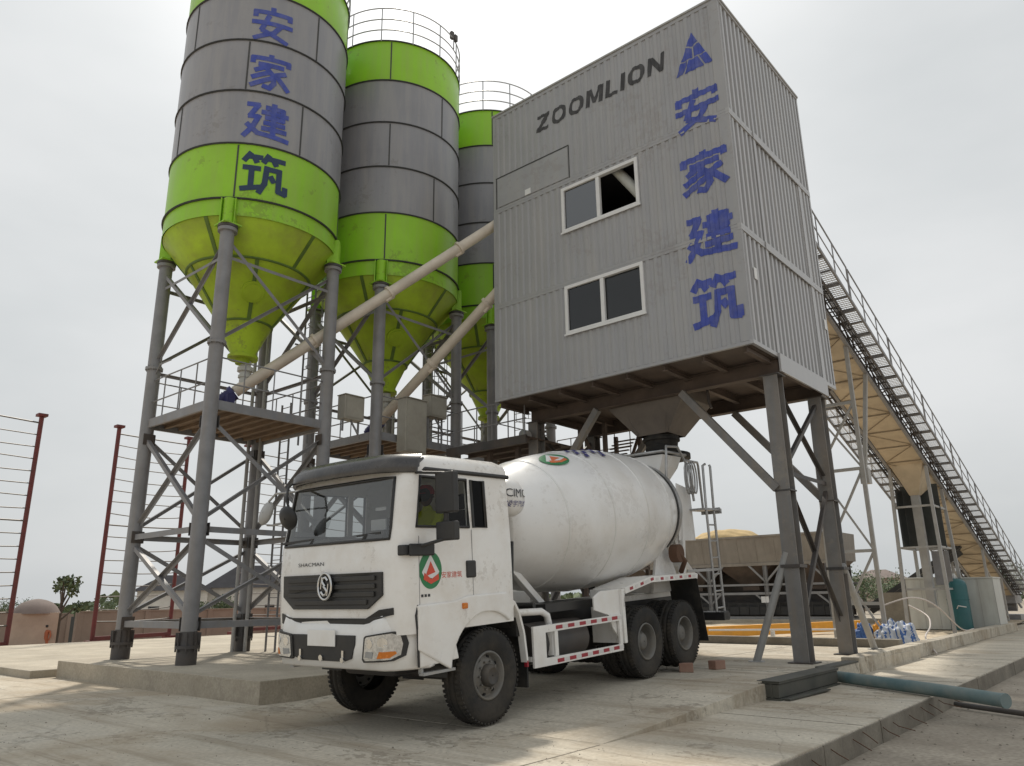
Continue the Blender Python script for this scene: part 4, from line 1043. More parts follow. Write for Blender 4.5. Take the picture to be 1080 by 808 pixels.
mb = MB(); mb.box(-2.0, -.55, 31.6, 33.4, .05, .35); mb.box(-1.95, -.6, 31.2, 33.2, .9, 1.7); mb.tube((-1.8, 32.8, .75), (-.8, 32.8, .75), .25, 16); mb.build('tail_frame', 'steel', cv)

# ================================================================ the mixer truck (local: x forward, y to its left, z up)
tk = thing('mixer_truck', 'white concrete mixer truck parked under the grey tower', 'truck', (-2.113, -7.22, .03), (0, R(2.88), math.atan2(-1, .033)))
def TB(mb, name, mats, parent=tk, bevel=0.0, segs=2, keep=False): return mb.build(name, mats, parent, world=False, bevel=bevel, segs=segs, keep=keep)
# ---- wheels
def tyre_prof(w, r):
    h = w / 2
    return [(.29, -h * .82), (.33, -h * .98), (.42, -h * 1.06), (r - .07, -h * 1.02), (r - .02, -h * .92), (r, -h * .7), (r, -h * .36), (r - .014, -h * .34), (r - .014, -h * .28), (r, -h * .26),
            (r, h * .26), (r - .014, h * .28), (r - .014, h * .34), (r, h * .36), (r, h * .7), (r - .02, h * .92), (r - .07, h * 1.02), (.42, h * 1.06), (.33, h * .98), (.29, h * .82)]
def wheel(x, y, sgn, front):
    r = .56
    e = bpy.data.objects.new('wheel', None); COL.objects.link(e); e.parent = tk; e.location = (x, y, r)
    c = (x, y, r)
    ys = [0] if front else [0, -sgn * .33]
    for dy in ys:
        mb = MB(); mb.lathe(tyre_prof(.29, r), 56, (0, dy, 0), axis=(0, 1, 0))
        for k in range(56):          # shoulder tread blocks
            t = 2 * math.pi * k / 56
            for s in (-1, 1):
                ca, sa = math.cos(t), math.sin(t)
                p0 = Vector((ca * (r - .012), dy + s * .145, sa * (r - .012))); p1 = Vector((ca * (r + .004), dy + s * .075, sa * (r + .004)))
                mb.bar(p0, p1, .032, .02, 0, up=(ca, 0, sa))
        mb.build('tyre', 'tyre', e, world=False)
    mb = MB()
    o = sgn
    if front:
        prof = [(.292, .115), (.285, .135), (.262, .13), (.25, .06), (.235, .05), (.20, .085), (.14, .10), (.135, .10)]
        mb.lathe([(a, b * o) for a, b in prof], 40, (0, 0, 0), axis=(0, 1, 0))
        hb = MB(); hb.lathe([(.135, .10 * o), (.135, .15 * o), (.125, .165 * o), (.11, .19 * o), (.095, .195 * o), (.085, .185 * o), (.01, .185 * o)], 24, (0, 0, 0), axis=(0, 1, 0)); hb.build('hub', 'hub_dark', e, world=False)
        for k in range(10):
            t = 2 * math.pi * k / 10; mb.tube((.165 * math.cos(t), .09 * o, .165 * math.sin(t)), (.165 * math.cos(t), .125 * o, .165 * math.sin(t)), .014, 6)
        holes = [( .22, k) for k in range(10)]
    else:
        prof = [(.292, .125), (.285, .145), (.268, .14), (.255, .06), (.235, -.03), (.19, -.085), (.14, -.09)]
        mb.lathe([(a, b * o) for a, b in prof], 40, (0, 0, 0), axis=(0, 1, 0))
        mb.lathe([(.16, -.09 * o), (.15, .03 * o), (.12, .07 * o), (.09, .08 * o), (.01, .085 * o)], 24, (0, 0, 0), axis=(0, 1, 0))
        for k in range(10):
            t = 2 * math.pi * k / 10; mb.tube((.19 * math.cos(t), -.085 * o, .19 * math.sin(t)), (.19 * math.cos(t), -.04 * o, .19 * math.sin(t)), .014, 6)
    rim = mb.build('rim', 'rim', e, world=False)
    if front:
        mb = MB()
        for k in range(8):
            t = 2 * math.pi * k / 8 + .2; mb.tube((.215 * math.cos(t), .062 * o, .215 * math.sin(t)), (.215 * math.cos(t), .0785 * o, .215 * math.sin(t)), .023, 12)
        mb.build('vent_hole', 'interior_dark', e, world=False)
for s in (1, -1):
    wheel(0, 1.08 * s, s, True)
    wheel(-4.0, 1.08 * s, s, False); wheel(-5.4, 1.08 * s, s, False)
# ---- chassis
mb = MB()
for s in (-1, 1): mb.box(-7.3, 1.1, .38 * s - .04, .38 * s + .04, .86, 1.14)
for x in (-7.2, -6.2, -4.7, -3.0, -1.2, .6): mb.box(x - .05, x + .05, -.34, .34, .9, 1.08)
TB(mb, 'chassis_rail', 'black_plastic')
mb = MB()
for x in (0, -4.0, -5.4):
    mb = MB(); mb.tube((x, -.9, .56), (x, .9, .56), .09, 12)
    if x < -1: mb.lathe([(.02, -.2), (.2, -.14), (.23, 0), (.2, .14), (.02, .2)], 16, (x, 0, .56), axis=(0, 1, 0))
    TB(mb, 'axle', 'steel_dark')
for s in (-1, 1):
    mb = MB(); mb.box(-5.6, -3.8, .42 * s - .04, .42 * s + .04, .72, .84); TB(mb, 'leaf_spring', 'steel_dark')
    mb = MB(); mb.box(-.75, .75, .42 * s - .04, .42 * s + .04, .70, .78); TB(mb, 'leaf_spring', 'steel_dark')
mb = MB(); mb.box(-.5, .9, -.45, .45, .62, 1.2); mb.box(-1.3, -.5, -.3, .3, .6, 1.0); TB(mb, 'engine', 'steel_dark', bevel=.05)

# ---- cab shell: plan outlines lofted through levels
lv = [(1.16, 1.455, -.60, 1.195), (1.45, 1.47, -.60, 1.20), (1.83, 1.475, -.60, 1.20), (2.17, 1.455, -.60, 1.197), (2.23, 1.445, -.60, 1.195), (2.36, 1.42, -.60, 1.19), (2.955, 1.315, -.60, 1.16), (3.03, 1.295, -.60, 1.16), (3.12, 1.25, -.60, 1.165), (3.19, 1.14, -.56, 1.14), (3.25, .96, -.44, 1.06), (3.275, .7, -.25, .88)]
def outline(z, xf, xr, w):
    half = [(xr, w - .08), (xr + .05, w)]
    for c in (-.06, .19, .28): half.append((c, w))
    half += [(xf - .22, w), (xf - .12, w - .03), (xf - .045, w - .10), (xf - .012, w - .20), (xf, w - .42), (xf + .012, .4), (xf + .014, 0)]
    return half + [(a, -b) for a, b in reversed(half[:-1])]
P = [[(a, b, z) for a, b in outline(z, xf, xr, w)] for z, xf, xr, w in lv]
npt = len(P[0])
glass = {'windshield': [], 'door_window': [], 'quarter_window': [], 'door_window_r': [], 'quarter_window_r': []}
shell = MB(); shell.v = [p for r in P for p in r]
for j in range(len(P) - 1):
    for i in range(npt):
        i2 = (i + 1) % npt; f = (j * npt + i, j * npt + i2, (j + 1) * npt + i2, (j + 1) * npt + i)
        key = None
        if 4 <= j <= 6 and 8 <= i <= 13: key = 'windshield'
        if j == 5:
            if i == 2: key = 'quarter_window'
            if i in (4,): key = 'door_window'
            if i == npt - 4: key = 'quarter_window_r'
            if i == npt - 6: key = 'door_window_r'
        if j == 6 and 8 <= i <= 13: key = None
        if key: glass[key].append(f)
        else: shell.f.append(f); shell.m.append(0); shell.sm.append(True)
shell.f.append(tuple((len(P) - 1) * npt + i for i in range(npt))); shell.m.append(0); shell.sm.append(False)
cab = TB(shell, 'cab', 'truck_white')
sol = cab.modifiers.new('thickness', 'SOLIDIFY'); sol.thickness = .035; sol.offset = -1
for o in (cab,):
    es = o.modifiers.new('split', 'EDGE_SPLIT'); es.split_angle = R(38)
for key, fs in glass.items():
    if not fs: continue
    g = MB(); g.v = list(shell.v); g.f = fs; g.m = [0] * len(fs); g.sm = [True] * len(fs)
    used = sorted({i for f in fs for i in f}); mp_ = {a: b for b, a in enumerate(used)}
    g.v = [shell.v[i] for i in used]; g.f = [tuple(mp_[i] for i in f) for f in fs]
    nm = key.replace('_r', '')
    TB(g, nm, 'glass_cab' if key == 'windshield' else 'glass_dark' if key == 'quarter_window' else 'glass_side', cab)
# window gaskets
def loop_tube(name, pts, r, m='black_plastic', parent=cab):
    mb = MB(); mb.path(pts, r, 6, closed=True); return TB(mb, name, m, parent)
for s in (1, -1):
    wz = lambda k, i: Vector(P[k][i]) * 1 if s == 1 else Vector((P[k][i][0], -P[k][i][1], P[k][i][2]))
    ofs = Vector((0, .006 * s, 0))
    loop_tube('window_gasket', [wz(5, 4) + ofs, wz(5, 5) + ofs, wz(6, 5) + ofs, wz(6, 4) + ofs], .022)
    loop_tube('window_gasket', [wz(5, 2) + ofs, wz(5, 3) + ofs, wz(6, 3) + ofs, wz(6, 2) + ofs], .022)
loop_tube('windshield_gasket', [Vector(P[4][i]) + Vector((.006, 0, 0)) for i in range(8, 15)] + [Vector(P[5][14]) + Vector((.004, 0, 0))] + [Vector(P[6][i]) + Vector((.008, 0, 0)) for i in range(14, 7, -1)] + [Vector(P[5][8]) + Vector((.004, 0, 0))], .02)
# door shut lines, drip rail, handle
for s in (1, -1):
    mb = MB(); yy = 1.201 * s
    for a, b in (((.235, 1.50), (.235, 2.33)), ((1.17, 1.18), (1.17, 2.25))):
        mb = MB(); mb.box(a[0] - .003, a[0] + .003, yy - .002, yy + .002, a[1], b[1]); TB(mb, 'door_seam', 'steel', cab)
    mb = MB(); mb.path([(-.58, 1.165 * s, 3.04), (.2, 1.165 * s, 3.045), (1.0, 1.155 * s, 3.05), (1.13, 1.10 * s, 3.02)], .03, 6); TB(mb, 'drip_rail', 'black_plastic', cab)
    mb = MB(); mb.box(.18, .36, 1.20 * s - .02, 1.20 * s + .02, 1.74, 1.95); TB(mb, 'door_handle', 'black_plastic', cab, bevel=.02)
    mb = MB(); mb.path([(-.63, 1.0 * s, 1.2), (-.66, 1.0 * s, 2.3), (-.66, 1.0 * s, 2.6)], .03, 8); TB(mb, 'snorkel', 'black_plastic', cab)
# interior
mb = MB()
mb.box(-.55, 1.2, -1.12, 1.12, 1.5, 1.6); mb.box(.95, 1.32, -1.12, 1.12, 1.6, 2.17)
TB(mb, 'dashboard', 'interior', cab, bevel=.03)
for y in (-.55, .55):
    mb = MB(); mb.box(.0, .55, y - .26, y + .26, 1.6, 1.98); mb.bar((-.02, y, 1.95), (-.2, y, 2.62), .5, .14, up=(1, 0, 0)); mb.bar((-.2, y, 2.64), (-.25, y, 2.85), .28, .1, up=(1, 0, 0)); TB(mb, 'seat', 'interior', cab, bevel=.04)
mb = MB(); c = Vector((.78, .55, 2.25)); ax = Vector((-.5, 0, .86)).normalized(); s_, u_, d_ = frame_of(ax)
mb.path([c + (s_ * math.cos(2 * math.pi * k / 24) + u_ * math.sin(2 * math.pi * k / 24)) * .22 for k in range(24)], .017, 6, closed=True); mb.tube(c, c - ax * .35, .03, 8); mb.bar(c - s_ * .21, c + s_ * .21, .03, .02)
TB(mb, 'steering_wheel', 'black_plastic', cab)
mb = MB(); mb.box(1.14, 1.16, .36, .62, 2.36, 2.49); mb.box(1.10, 1.12, .4, .58, 2.6, 2.64); TB(mb, 'windscreen_sticker', 'pvc_white', cab)
# visor over the windscreen
mb = MB(); n = 13
vs = []
for i in range(n):
    t = -1 + 2 * i / (n - 1); y = 1.19 * t; bx = 1.40 + .10 * (1 - t * t) - .22 * max(0, abs(t) - .75) / .25
    tz = -.02 * t * t
    vs += [(1.02, y * .95, 3.26 + tz), (bx - .12, y * .985, 3.25 + tz), (bx - .02, y, 3.16 + tz), (bx, y, 3.03 + tz), (bx - .02, y, 3.015 + tz), (bx - .04, y, 3.13 + tz)]
mb.add(vs, [(i * 6 + k, (i + 1) * 6 + k, (i + 1) * 6 + k + 1, i * 6 + k + 1) for i in range(n - 1) for k in range(5)], 0, True)
for i in (0, n - 1): mb.add(vs[i * 6:i * 6 + 6], [(0, 1, 2, 3, 4, 5)], 0)
for y in (-1.17, 1.17): mb.bar((1.16, y * .985, 3.10), (.98, y * .95, 3.16), .03, .09)
TB(mb, 'sun_visor', 'visor_plastic')
# wipers
for y in (-.45, .55):
    mb = MB(); mb.bar((1.46, y, 2.23), (1.43, y + .05, 2.30), .03, .03); mb.bar((1.44, y + .04, 2.30), (1.43, y - .50, 2.27), .016, .02); mb.bar((1.425, y + .28, 2.305), (1.437, y - .62, 2.275), .014, .03)
    TB(mb, 'wiper', 'black_plastic')
# grille
def xfront(z):
    for (z0, x0, _, _), (z1, x1, _, _) in zip(lv, lv[1:]):
        if z0 <= z <= z1: return x0 + (x1 - x0) * (z - z0) / (z1 - z0)
    return lv[0][1]
def front(y, z):
    e = abs(y); return xfront(z) + .016 - .014 * max(0, min(1, (e - .4) / .48)) - .14 * max(0, e - .88)
gp = [(-.95, 1.86), (-.4, 1.86), (.4, 1.86), (.92, 1.86), (.92, 1.60), (.68, 1.45), (.4, 1.45), (-.4, 1.45), (-.72, 1.45), (-.95, 1.60)]
def gfn(u, v, t): return (front(u, v) - .004 + t, u, v)
mb = MB(); mb.plate(gp, [], gfn, .03)
TB(mb, 'grille', 'black_plastic', bevel=.008)
mb = MB()
for z in (1.50, 1.59, 1.68, 1.77):
    hw = .62 if z < 1.5 else .66 + .18 * min(1, (z - 1.47) / .13)
    mb.box(1.495, 1.519, -hw + .02, hw - .02, z, z + .055)
TB(mb, 'grille_bar', 'black_plastic', bevel=.006)
mb = MB(); ec = Vector((1.545, -.04, 1.72))
mb.path([ec + Vector((0, .125 * math.cos(2 * math.pi * k / 32), .155 * math.sin(2 * math.pi * k / 32))) for k in range(32)], .016, 6, closed=True)
for sg in (1, -1):
    mb.path([ec + Vector((.004, sg * a, sg * b)) for a, b in ((.062, .065), (.02, .105), (-.03, .095), (-.045, .055), (-.01, .02), (.015, .0))], .018, 6)
for sg in (1, -1): mb.bar(ec + Vector((0, sg * .05, -.11 * sg)), ec + Vector((0, sg * .07, .03 * sg)), .018, .02)
TB(mb, 'emblem', 'chrome')
mb = MB(); mb.tube((1.50, -.04, 1.72), (1.535, -.04, 1.72), .13, 24); TB(mb, 'emblem_base', 'black_plastic')
letters('SHACMAN', 'bonnet_lettering', 'ink_black', tk, lambda u, v: (front(-.66 + u, 1.98) + .004, -.66 + u, 1.965 + v), .52, .045, cuts=(.13, .26, .39), world=False)
# step-down black gap and bumper
mb = MB(); mb.plate([(-1.0, 1.40), (-.78, 1.345), (-.4, 1.345), (.4, 1.345), (.64, 1.345), (.86, 1.44), (1.06, 1.46), (1.06, 1.385), (.92, 1.36), (.68, 1.22), (.4, 1.22), (-.4, 1.22), (-.78, 1.22), (-1.0, 1.28)], [], lambda u, v, t: (front(u, v) - .005 + t, u, v), .02)
TB(mb, 'bumper_gap', 'black_plastic')
nb = 25; vs = []
prof_z = [(.79, -.10), (.775, -.02), (.80, .03), (1.0, .055), (1.17, .045), (1.275, .02), (1.30, -.03)]
prof_zs = [(.79, -.10), (.775, -.02), (.80, .03), (1.0, .055), (1.22, .04), (1.39, .0), (1.42, -.05)]
for i in range(nb):
    t = -1 + 2 * i / (nb - 1); y = 1.205 * t
    e = abs(t); back = .42 * max(0, (e - .72) / .28) ** 2.2
    k = max(0, min(1, (e - .55) / .2))
    for (za, xa), (zb, xb) in zip(prof_z, prof_zs):
        z = za + (zb - za) * k; x = 1.47 + xa + (xb - xa) * k - back
        vs.append((x, y, z))
q = len(prof_z); mb = MB()
hole = set()
fs = []
for i in range(nb - 1):
    for j in range(q - 1):
        fs.append((i * q + j, (i + 1) * q + j, (i + 1) * q + j + 1, i * q + j + 1))
mb.add(vs, fs, 0, True)
bmp = TB(mb, 'bumper', 'truck_white')
sol = bmp.modifiers.new('thickness', 'SOLIDIFY'); sol.thickness = .03; sol.offset = -1
# black opening with the plate carrier and tow eyes
mb = MB(); mb.plate([(-.70, 1.16), (.50, 1.16), (.50, 1.06), (.44, .90), (.30, .865), (-.52, .865), (-.64, .90), (-.70, 1.06)], [], lambda u, v, t: (1.515 + t + .0, u, v), .018)
op = TB(mb, 'bumper_opening', 'black_plastic', bmp, bevel=.006)
mb = MB(); mb.box(1.536, 1.55, -.36, .16, 1.03, 1.22); TB(mb, 'number_plate_carrier', 'truck_white', bmp, bevel=.006)
for y in (-.5, .3): mb = MB(); mb.bar((1.535, y, .90), (1.535, y, .99), .035, .03); mb.tube((1.535, y - .0, .885), (1.56, y, .885), .03, 10); TB(mb, 'tow_eye', 'chrome', bmp)
mb = MB(); mb.tube((1.535, -.1, .9), (1.555, -.1, .9), .035, 10); TB(mb, 'tow_eye', 'chrome', bmp)
# headlamps
for s in (1, -1):
    e = bpy.data.objects.new('headlight', None); COL.objects.link(e); e.parent = tk
    def hf(u, v, t, s=s):
        y = .64 + u; el = y / 1.205; back = .42 * max(0, (el - .72) / .28) ** 2.2
        return (1.527 - back + t * (1 - .3 * el) + .0, s * (y + t * .3 * el), .87 + v)
    sh = [(0, .03), (.03, 0), (.40, .02), (.475, .07), (.49, .20), (.475, .30), (.41, .335), (.06, .29), (.03, .27)]
    def sub(poly, k=5):
        out = []
        for i in range(len(poly)):
            a, b = poly[i], poly[(i + 1) % len(poly)]
            for q2 in range(k): out.append((a[0] + (b[0] - a[0]) * q2 / k, a[1] + (b[1] - a[1]) * q2 / k))
        return out
    def curved(poly, off, t, name, m, parent):
        vs2, fs2 = polyset([poly]); bm = bmesh.new(); bv = [bm.verts.new((a, b, 0)) for a, b in vs2]
        for f in fs2: bm.faces.new([bv[i] for i in f])
        for c in [i * .04 for i in range(1, 14)]: bmesh.ops.bisect_plane(bm, geom=bm.verts[:] + bm.edges[:] + bm.faces[:], plane_co=(c, 0, 0), plane_no=(1, 0, 0))
        for v in bm.verts: v.co = Vector(hf(v.co.x, v.co.y, off))
        me = bpy.data.meshes.new(name); bm.to_mesh(me); bm.free(); me.materials.append(MATS[m])
        o = bpy.data.objects.new(name, me); COL.objects.link(o); o.parent = parent
        sm = o.modifiers.new('thickness', 'SOLIDIFY'); sm.thickness = t; sm.offset = 0
        return o
    curved(sh, .0, .04, 'bezel', 'black_plastic', e)
    inn = lambda p, k=.88, c=(.265, .17): [(c[0] + (a - c[0]) * k, c[1] + (b - c[1]) * k) for a, b in p]
    curved(inn(sh), .022, .02, 'lens', 'lamp_clear', e)
    curved([(.25, .05), (.38, .055), (.43, .10), (.42, .125), (.28, .12)], .035, .012, 'indicator', 'amber', e)
    curved([(.06, .06), (.17, .05), (.19, .12), (.07, .12)], .035, .012, 'fog_lamp', 'steel_light', e)
    for (a, b, rr) in ((.13, .205, .05), (.31, .22, .055)):
        curved([(a + rr * math.cos(2 * math.pi * k / 14), b + rr * math.sin(2 * math.pi * k / 14)) for k in range(14)], .034, .01, 'reflector', 'chrome', e)
# lower side panels, wheel arches and steps
for s in (1, -1):
    yf = lambda u, v, t, s=s: (u, s * (1.235 - t), v)
    arch = [(.70 * math.cos(R(a)), .62 + .70 * math.sin(R(a))) for a in range(8, 133, 8)]
    fr_outer = [(1.40, 1.19), (1.40, 1.25), (1.20, 1.50), (.6, 1.52), (.0, 1.55), (-.45, 1.50), (-.60, 1.42), (-.60, 1.15)] 
    poly = [(1.22, .98), (1.22, 1.47), (.62, 1.48), (.35, 1.53), (-.38, 1.53), (-.56, 1.40)] + [(a, b) for a, b in reversed([p for p in arch])]
    mb = MB(); mb.plate(poly, [], yf, .05)
    TB(mb, 'wheel_arch', 'truck_white', bevel=.02)
    mb = MB()
    inner = [(.70 * math.cos(R(a)), .62 + .70 * math.sin(R(a))) for a in range(0, 150, 10)]
    for (a, b), (c, d) in zip(inner, inner[1:]):
        mb.add([(a, s * 1.16, b), (c, s * 1.16, d), (c, s * .75, d), (a, s * .75, b)], [(0, 1, 2, 3)], 0, True)
    TB(mb, 'arch_liner', 'black_plastic')
    mb = MB(); mb.prism([(.54, .82), (1.19, .79), (1.19, 1.17), (.66, 1.17), (.60, 1.05)], lambda a, b, t, s=s: (a, s * (1.215 - t), b), .05)
    TB(mb, 'step_panel', 'truck_white', bevel=.015)
    mb = MB(); mb.path([(1.20, s * 1.203, 1.47), (1.235, s * 1.203, 1.36), (1.215, s * 1.206, 1.2), (1.205, s * 1.206, .80)], .014, 6); TB(mb, 'corner_seam', 'black_plastic')
    mb = MB(); mb.box(.62, 1.14, s * 1.20 - .06, s * 1.20 + .02, .70, .73); mb.box(.62, .66, s * 1.15 - .02, s * 1.15 + .02, .72, .84); mb.box(1.1, 1.14, s * 1.15 - .02, s * 1.15 + .02, .72, .84)
    TB(mb, 'step', 'steel_light')
    mb = MB(); mb.box(.40, .49, s * 1.238 - .02, s * 1.238 + .02, 1.38, 1.45); TB(mb, 'side_indicator', 'amber', bevel=.012)
    # flap behind the front wheel
    mb = MB(); pts = [(-.56, 1.40), (-.66, 1.25), (-.74, 1.0), (-.79, .62)]
    for a, b in zip(pts, pts[1:]): mb.bar((a[0], s * 1.16, a[1]), (b[0], s * 1.16, b[1]), .10, .035, up=(1, 0, 0))
    TB(mb, 'mudguard_strip', 'truck_white')
    mb = MB(); mb.box(-.83, -.80, s * .76, s * 1.18, .30, .95) if s > 0 else mb.box(-.83, -.80, s * 1.18, s * .76, .30, .95); mb.box(-.80, -.66, min(s * .76, s * 1.14), max(s * .76, s * 1.14), .95, 1.2)
    TB(mb, 'mud_flap', 'rubber')
    mb = MB(); mb.box(-.805, -.775, s * 1.19 - .03, s * 1.19 + .02, .56, .64); TB(mb, 'marker_lamp', 'tape_red')
# badge on the door
mb = MB()
for k in range(3): mb.box(1.0 + k * .055, 1.035 + k * .055, 1.199, 1.204, 1.555, 1.585)
TB(mb, 'door_badge', 'ink_black', cab)
# round flame emblem on door and drum
def emblem(fn, name, parent, w, h, txt=True, red='logo_red'):
    ell = lambda k, n=36: [(.5 + .5 * k * math.cos(2 * math.pi * i / n), .5 + .5 * k * math.sin(2 * math.pi * i / n)) for i in range(n)]
    cu = [w * i / 8 for i in range(1, 8)]; vc = [h * i / 8 for i in range(1, 8)]
    a = letters('', name, 'logo_green', parent, fn(.002), w, h, cuts=cu, vcuts=vc, poly=polyset([ell(1)]), world=False)
    letters('', 'emblem_white', 'pvc_white', a, fn(.004), w, h, cuts=cu, vcuts=vc, poly=polyset([[(.5, .93), (.12, .45), (.3, .2), (.5, .30), (.7, .2), (.88, .45)]]), world=False)
    letters('', 'emblem_red', red, a, fn(.006), w, h, cuts=cu, vcuts=vc, poly=polyset([[(.5, .74), (.30, .40), (.36, .36), (.7, .44)], [(.22, .44), (.52, .26), (.84, .40), (.86, .24), (.5, .13), (.18, .26)]]), world=False)
emblem(lambda o: (lambda u, v: (1.175 - u, 1.2005 + o, 1.64 + v)), 'door_emblem', tk, .38, .43)
letters(HAN[0] + HAN[1] + HAN[2] + HAN[3], 'door_lettering', 'logo_red', tk, lambda u, v: (.80 - u, 1.2030, 1.755 + v), .36, .075, world=False, offset=.0)
# mirrors
mb = MB(); mb.bar((1.16, 1.14, 3.0), (.98, 1.48, 2.97), .035); mb.bar((1.2, 1.2, 2.12), (1.0, 1.46, 2.2), .04)
mb.box(.92, 1.03, 1.34, 1.63, 2.50, 2.98); mb.box(.92, 1.03, 1.34, 1.63, 2.18, 2.40); mb.box(.96, 1.0, 1.44, 1.5, 2.2, 2.95)
TB(mb, 'wing_mirror', 'black_plastic', bevel=.025)
mb = MB(); mb.box(.95, 1.36, 1.218, 1.25, 2.02, 2.16); mb.box(1.33, 1.42, 1.10, 1.22, 2.03, 2.15); TB(mb, 'mirror_base', 'black_plastic', bevel=.02)
mb = MB(); c = Vector((1.32, -1.62, 2.72))
mb.path([(1.16, -1.17, 2.99), (1.3, -1.45, 2.98), (1.32, -1.58, 2.88)], .016, 6); mb.path([(1.2, -1.18, 2.6), (1.3, -1.5, 2.55), (1.32, -1.6, 2.56)], .016, 6)
mb.lathe([(.01, -.03), (.14, -.03), (.17, 0), (.15, .045), (.01, .06)], 24, c, axis=(.9, -.2, .3))
TB(mb, 'wing_mirror', 'steel_light')
mb = MB(); mb.path([(1.36, -1.0, 3.06), (1.62, -.72, 2.98), (1.68, -.66, 2.80), (1.66, -.64, 2.72)], .016, 6); mb.path([(1.38, -1.08, 2.72), (1.55, -.8, 2.80), (1.66, -.66, 2.84)], .012, 6)
mb.lathe([(.01, .05), (.10, .04), (.155, .0), (.15, -.02), (.01, -.025)], 24, (1.67, -.64, 2.58), axis=(1, .1, -.3))
TB(mb, 'front_mirror', 'black_plastic')
mb = MB(); mb.disc((1.65, -.64, 2.58) , .13, (-1, -.1, .3)); TB(mb, 'mirror_glass', 'mirror')

# ---- drum
A0 = Vector((-1.25, 0, 2.42)); A1 = Vector((-6.75, 0, 2.86)); ad = (A1 - A0).normalized()
dp = [(.02, -.05), (.62, -.04), (.70, .0), (.78, .14), (.90, .52), (1.03, 1.0), (1.13, 1.5), (1.19, 2.1), (1.22, 2.6), (1.22, 3.2), (1.19, 3.75), (1.12, 4.25), (1.0, 4.7), (.875, 5.05), (.80, 5.27), (.76, 5.38), (.55, 5.40)]
def dsmooth(p, n=3):
    for _ in range(2):
        o = [p[0], p[1], p[2]]
        for a, b in zip(p[2:], p[3:]): o += [(a[0] * .75 + b[0] * .25, a[1] * .75 + b[1] * .25), (a[0] * .25 + b[0] * .75, a[1] * .25 + b[1] * .75)]
        p = o + [p[-1]]
    return p
mb = MB(); mb.lathe(dsmooth(dp), 72, A0, axis=ad, up=(0, 0, 1)); drum = TB(mb, 'drum', 'drum_white')
def drad(s):
    for a, b in zip(dp[1:], dp[2:]):
        if a[1] <= s <= b[1]: return a[0] + (b[0] - a[0]) * (s - a[1]) / max(1e-6, b[1] - a[1])
    return .7
mb = MB()
for s in (1.0, 2.1, 3.2, 4.25): mb.lathe([(drad(s) - .02, s - .02), (drad(s) + .006, s - .012), (drad(s) + .006, s + .012), (drad(s) - .02, s + .02)], 72, A0, axis=ad)
TB(mb, 'weld_band', 'drum_white', drum)
mb = MB(); mb.lathe([(.88, 4.94), (.955, 4.94), (.955, 5.05), (.86, 5.05)], 56, A0, axis=ad, smooth=False); mb.lathe([(.78, 5.2), (.855, 5.22), (.855, 5.27), (.76, 5.3)], 56, A0, axis=ad); TB(mb, 'roller_ring', 'galvanised', drum)
mb = MB(); mb.lathe([(.90, 4.89), (.945, 4.89), (.945, 4.93), (.90, 4.93)], 56, A0, axis=ad, smooth=False); TB(mb, 'painted_ring_shadow', 'black_plastic', drum)  # solid black ring stands in for the shadow beside the roller ring
ds, du, dd = frame_of(ad, (0, 0, 1))
def ondrum(s0, a0, off):
    # s along the axis from the front end, angle up from the truck's left side
    def fn(u, v):
        s = s0 + u; r0 = None
        r = drad(s) + .012 + off; a = a0 + v / 1.1
        side = Vector((0, 1, 0))
        return A0 + ad * s + side * (r * math.cos(a)) + du * (r * math.sin(a))
    return fn
emblem(lambda o: ondrum(1.18, R(52), o), 'drum_emblem', tk, .62, .42, red='logo_orange')
pol = []
for (a, b) in ((0, .62), (.22, .62), (.11, .31), (.33, .31), (.22, 0), (.55, .62), (.77, .62), (.66, .31), (.88, .31), (.77, 0)): pol.append([(a, b), (a + .11, b), (a + .17, b + .27), (a + .06, b + .27)])
letters('', 'drum_marking', 'ink_blue', tk, ondrum(2.05, R(57), .012), .95, .40, cuts=[.9 * i / 10 for i in range(1, 10)], poly=polyset(pol), world=False)
# water tank between cab and drum
tc_ = Vector((-.93, 0, 2.80))
mb = MB(); mb.lathe([(.01, -1.06), (.16, -1.05), (.245, -1.0), (.27, -.93), (.27, .93), (.245, 1.0), (.16, 1.05), (.01, 1.06)], 36, tc_, axis=(0, 1, 0)); wt = TB(mb, 'water_tank', 'drum_white')
mb = MB()
for y in (-.6, .6): mb.path([tc_ + Vector((.285 * math.cos(R(a)), y, .285 * math.sin(R(a)))) for a in range(0, 360, 20)], .014, 5, closed=True); mb.box(-1.05, -.8, y - .05, y + .05, 1.16, 2.55)
TB(mb, 'tank_strap', 'steel_light')
def tankfn(x0, z0):
    def fn(u, v):
        x = x0 - u; z = z0 + v; d = math.hypot(x - tc_.x, z - tc_.z)
        y = 1.06 - .02 * (d / .2) ** 2 * .6 - (.05 * max(0, d - .16) / .085)
        return (x, y + .012, z)
    return fn
letters('CIMC', 'tank_lettering', 'ink_black', tk, tankfn(-.71, 2.80), .42, .115, cuts=[.42 * i / 8 for i in range(1, 8)], offset=0, world=False)
letters('\u51cc\u5b87\u6c7d\u8f66', 'tank_lettering', 'ink_blue', tk, tankfn(-.70, 2.66), .42, .09, cuts=[.42 * i / 8 for i in range(1, 8)], offset=.0, shear=.3, world=False)
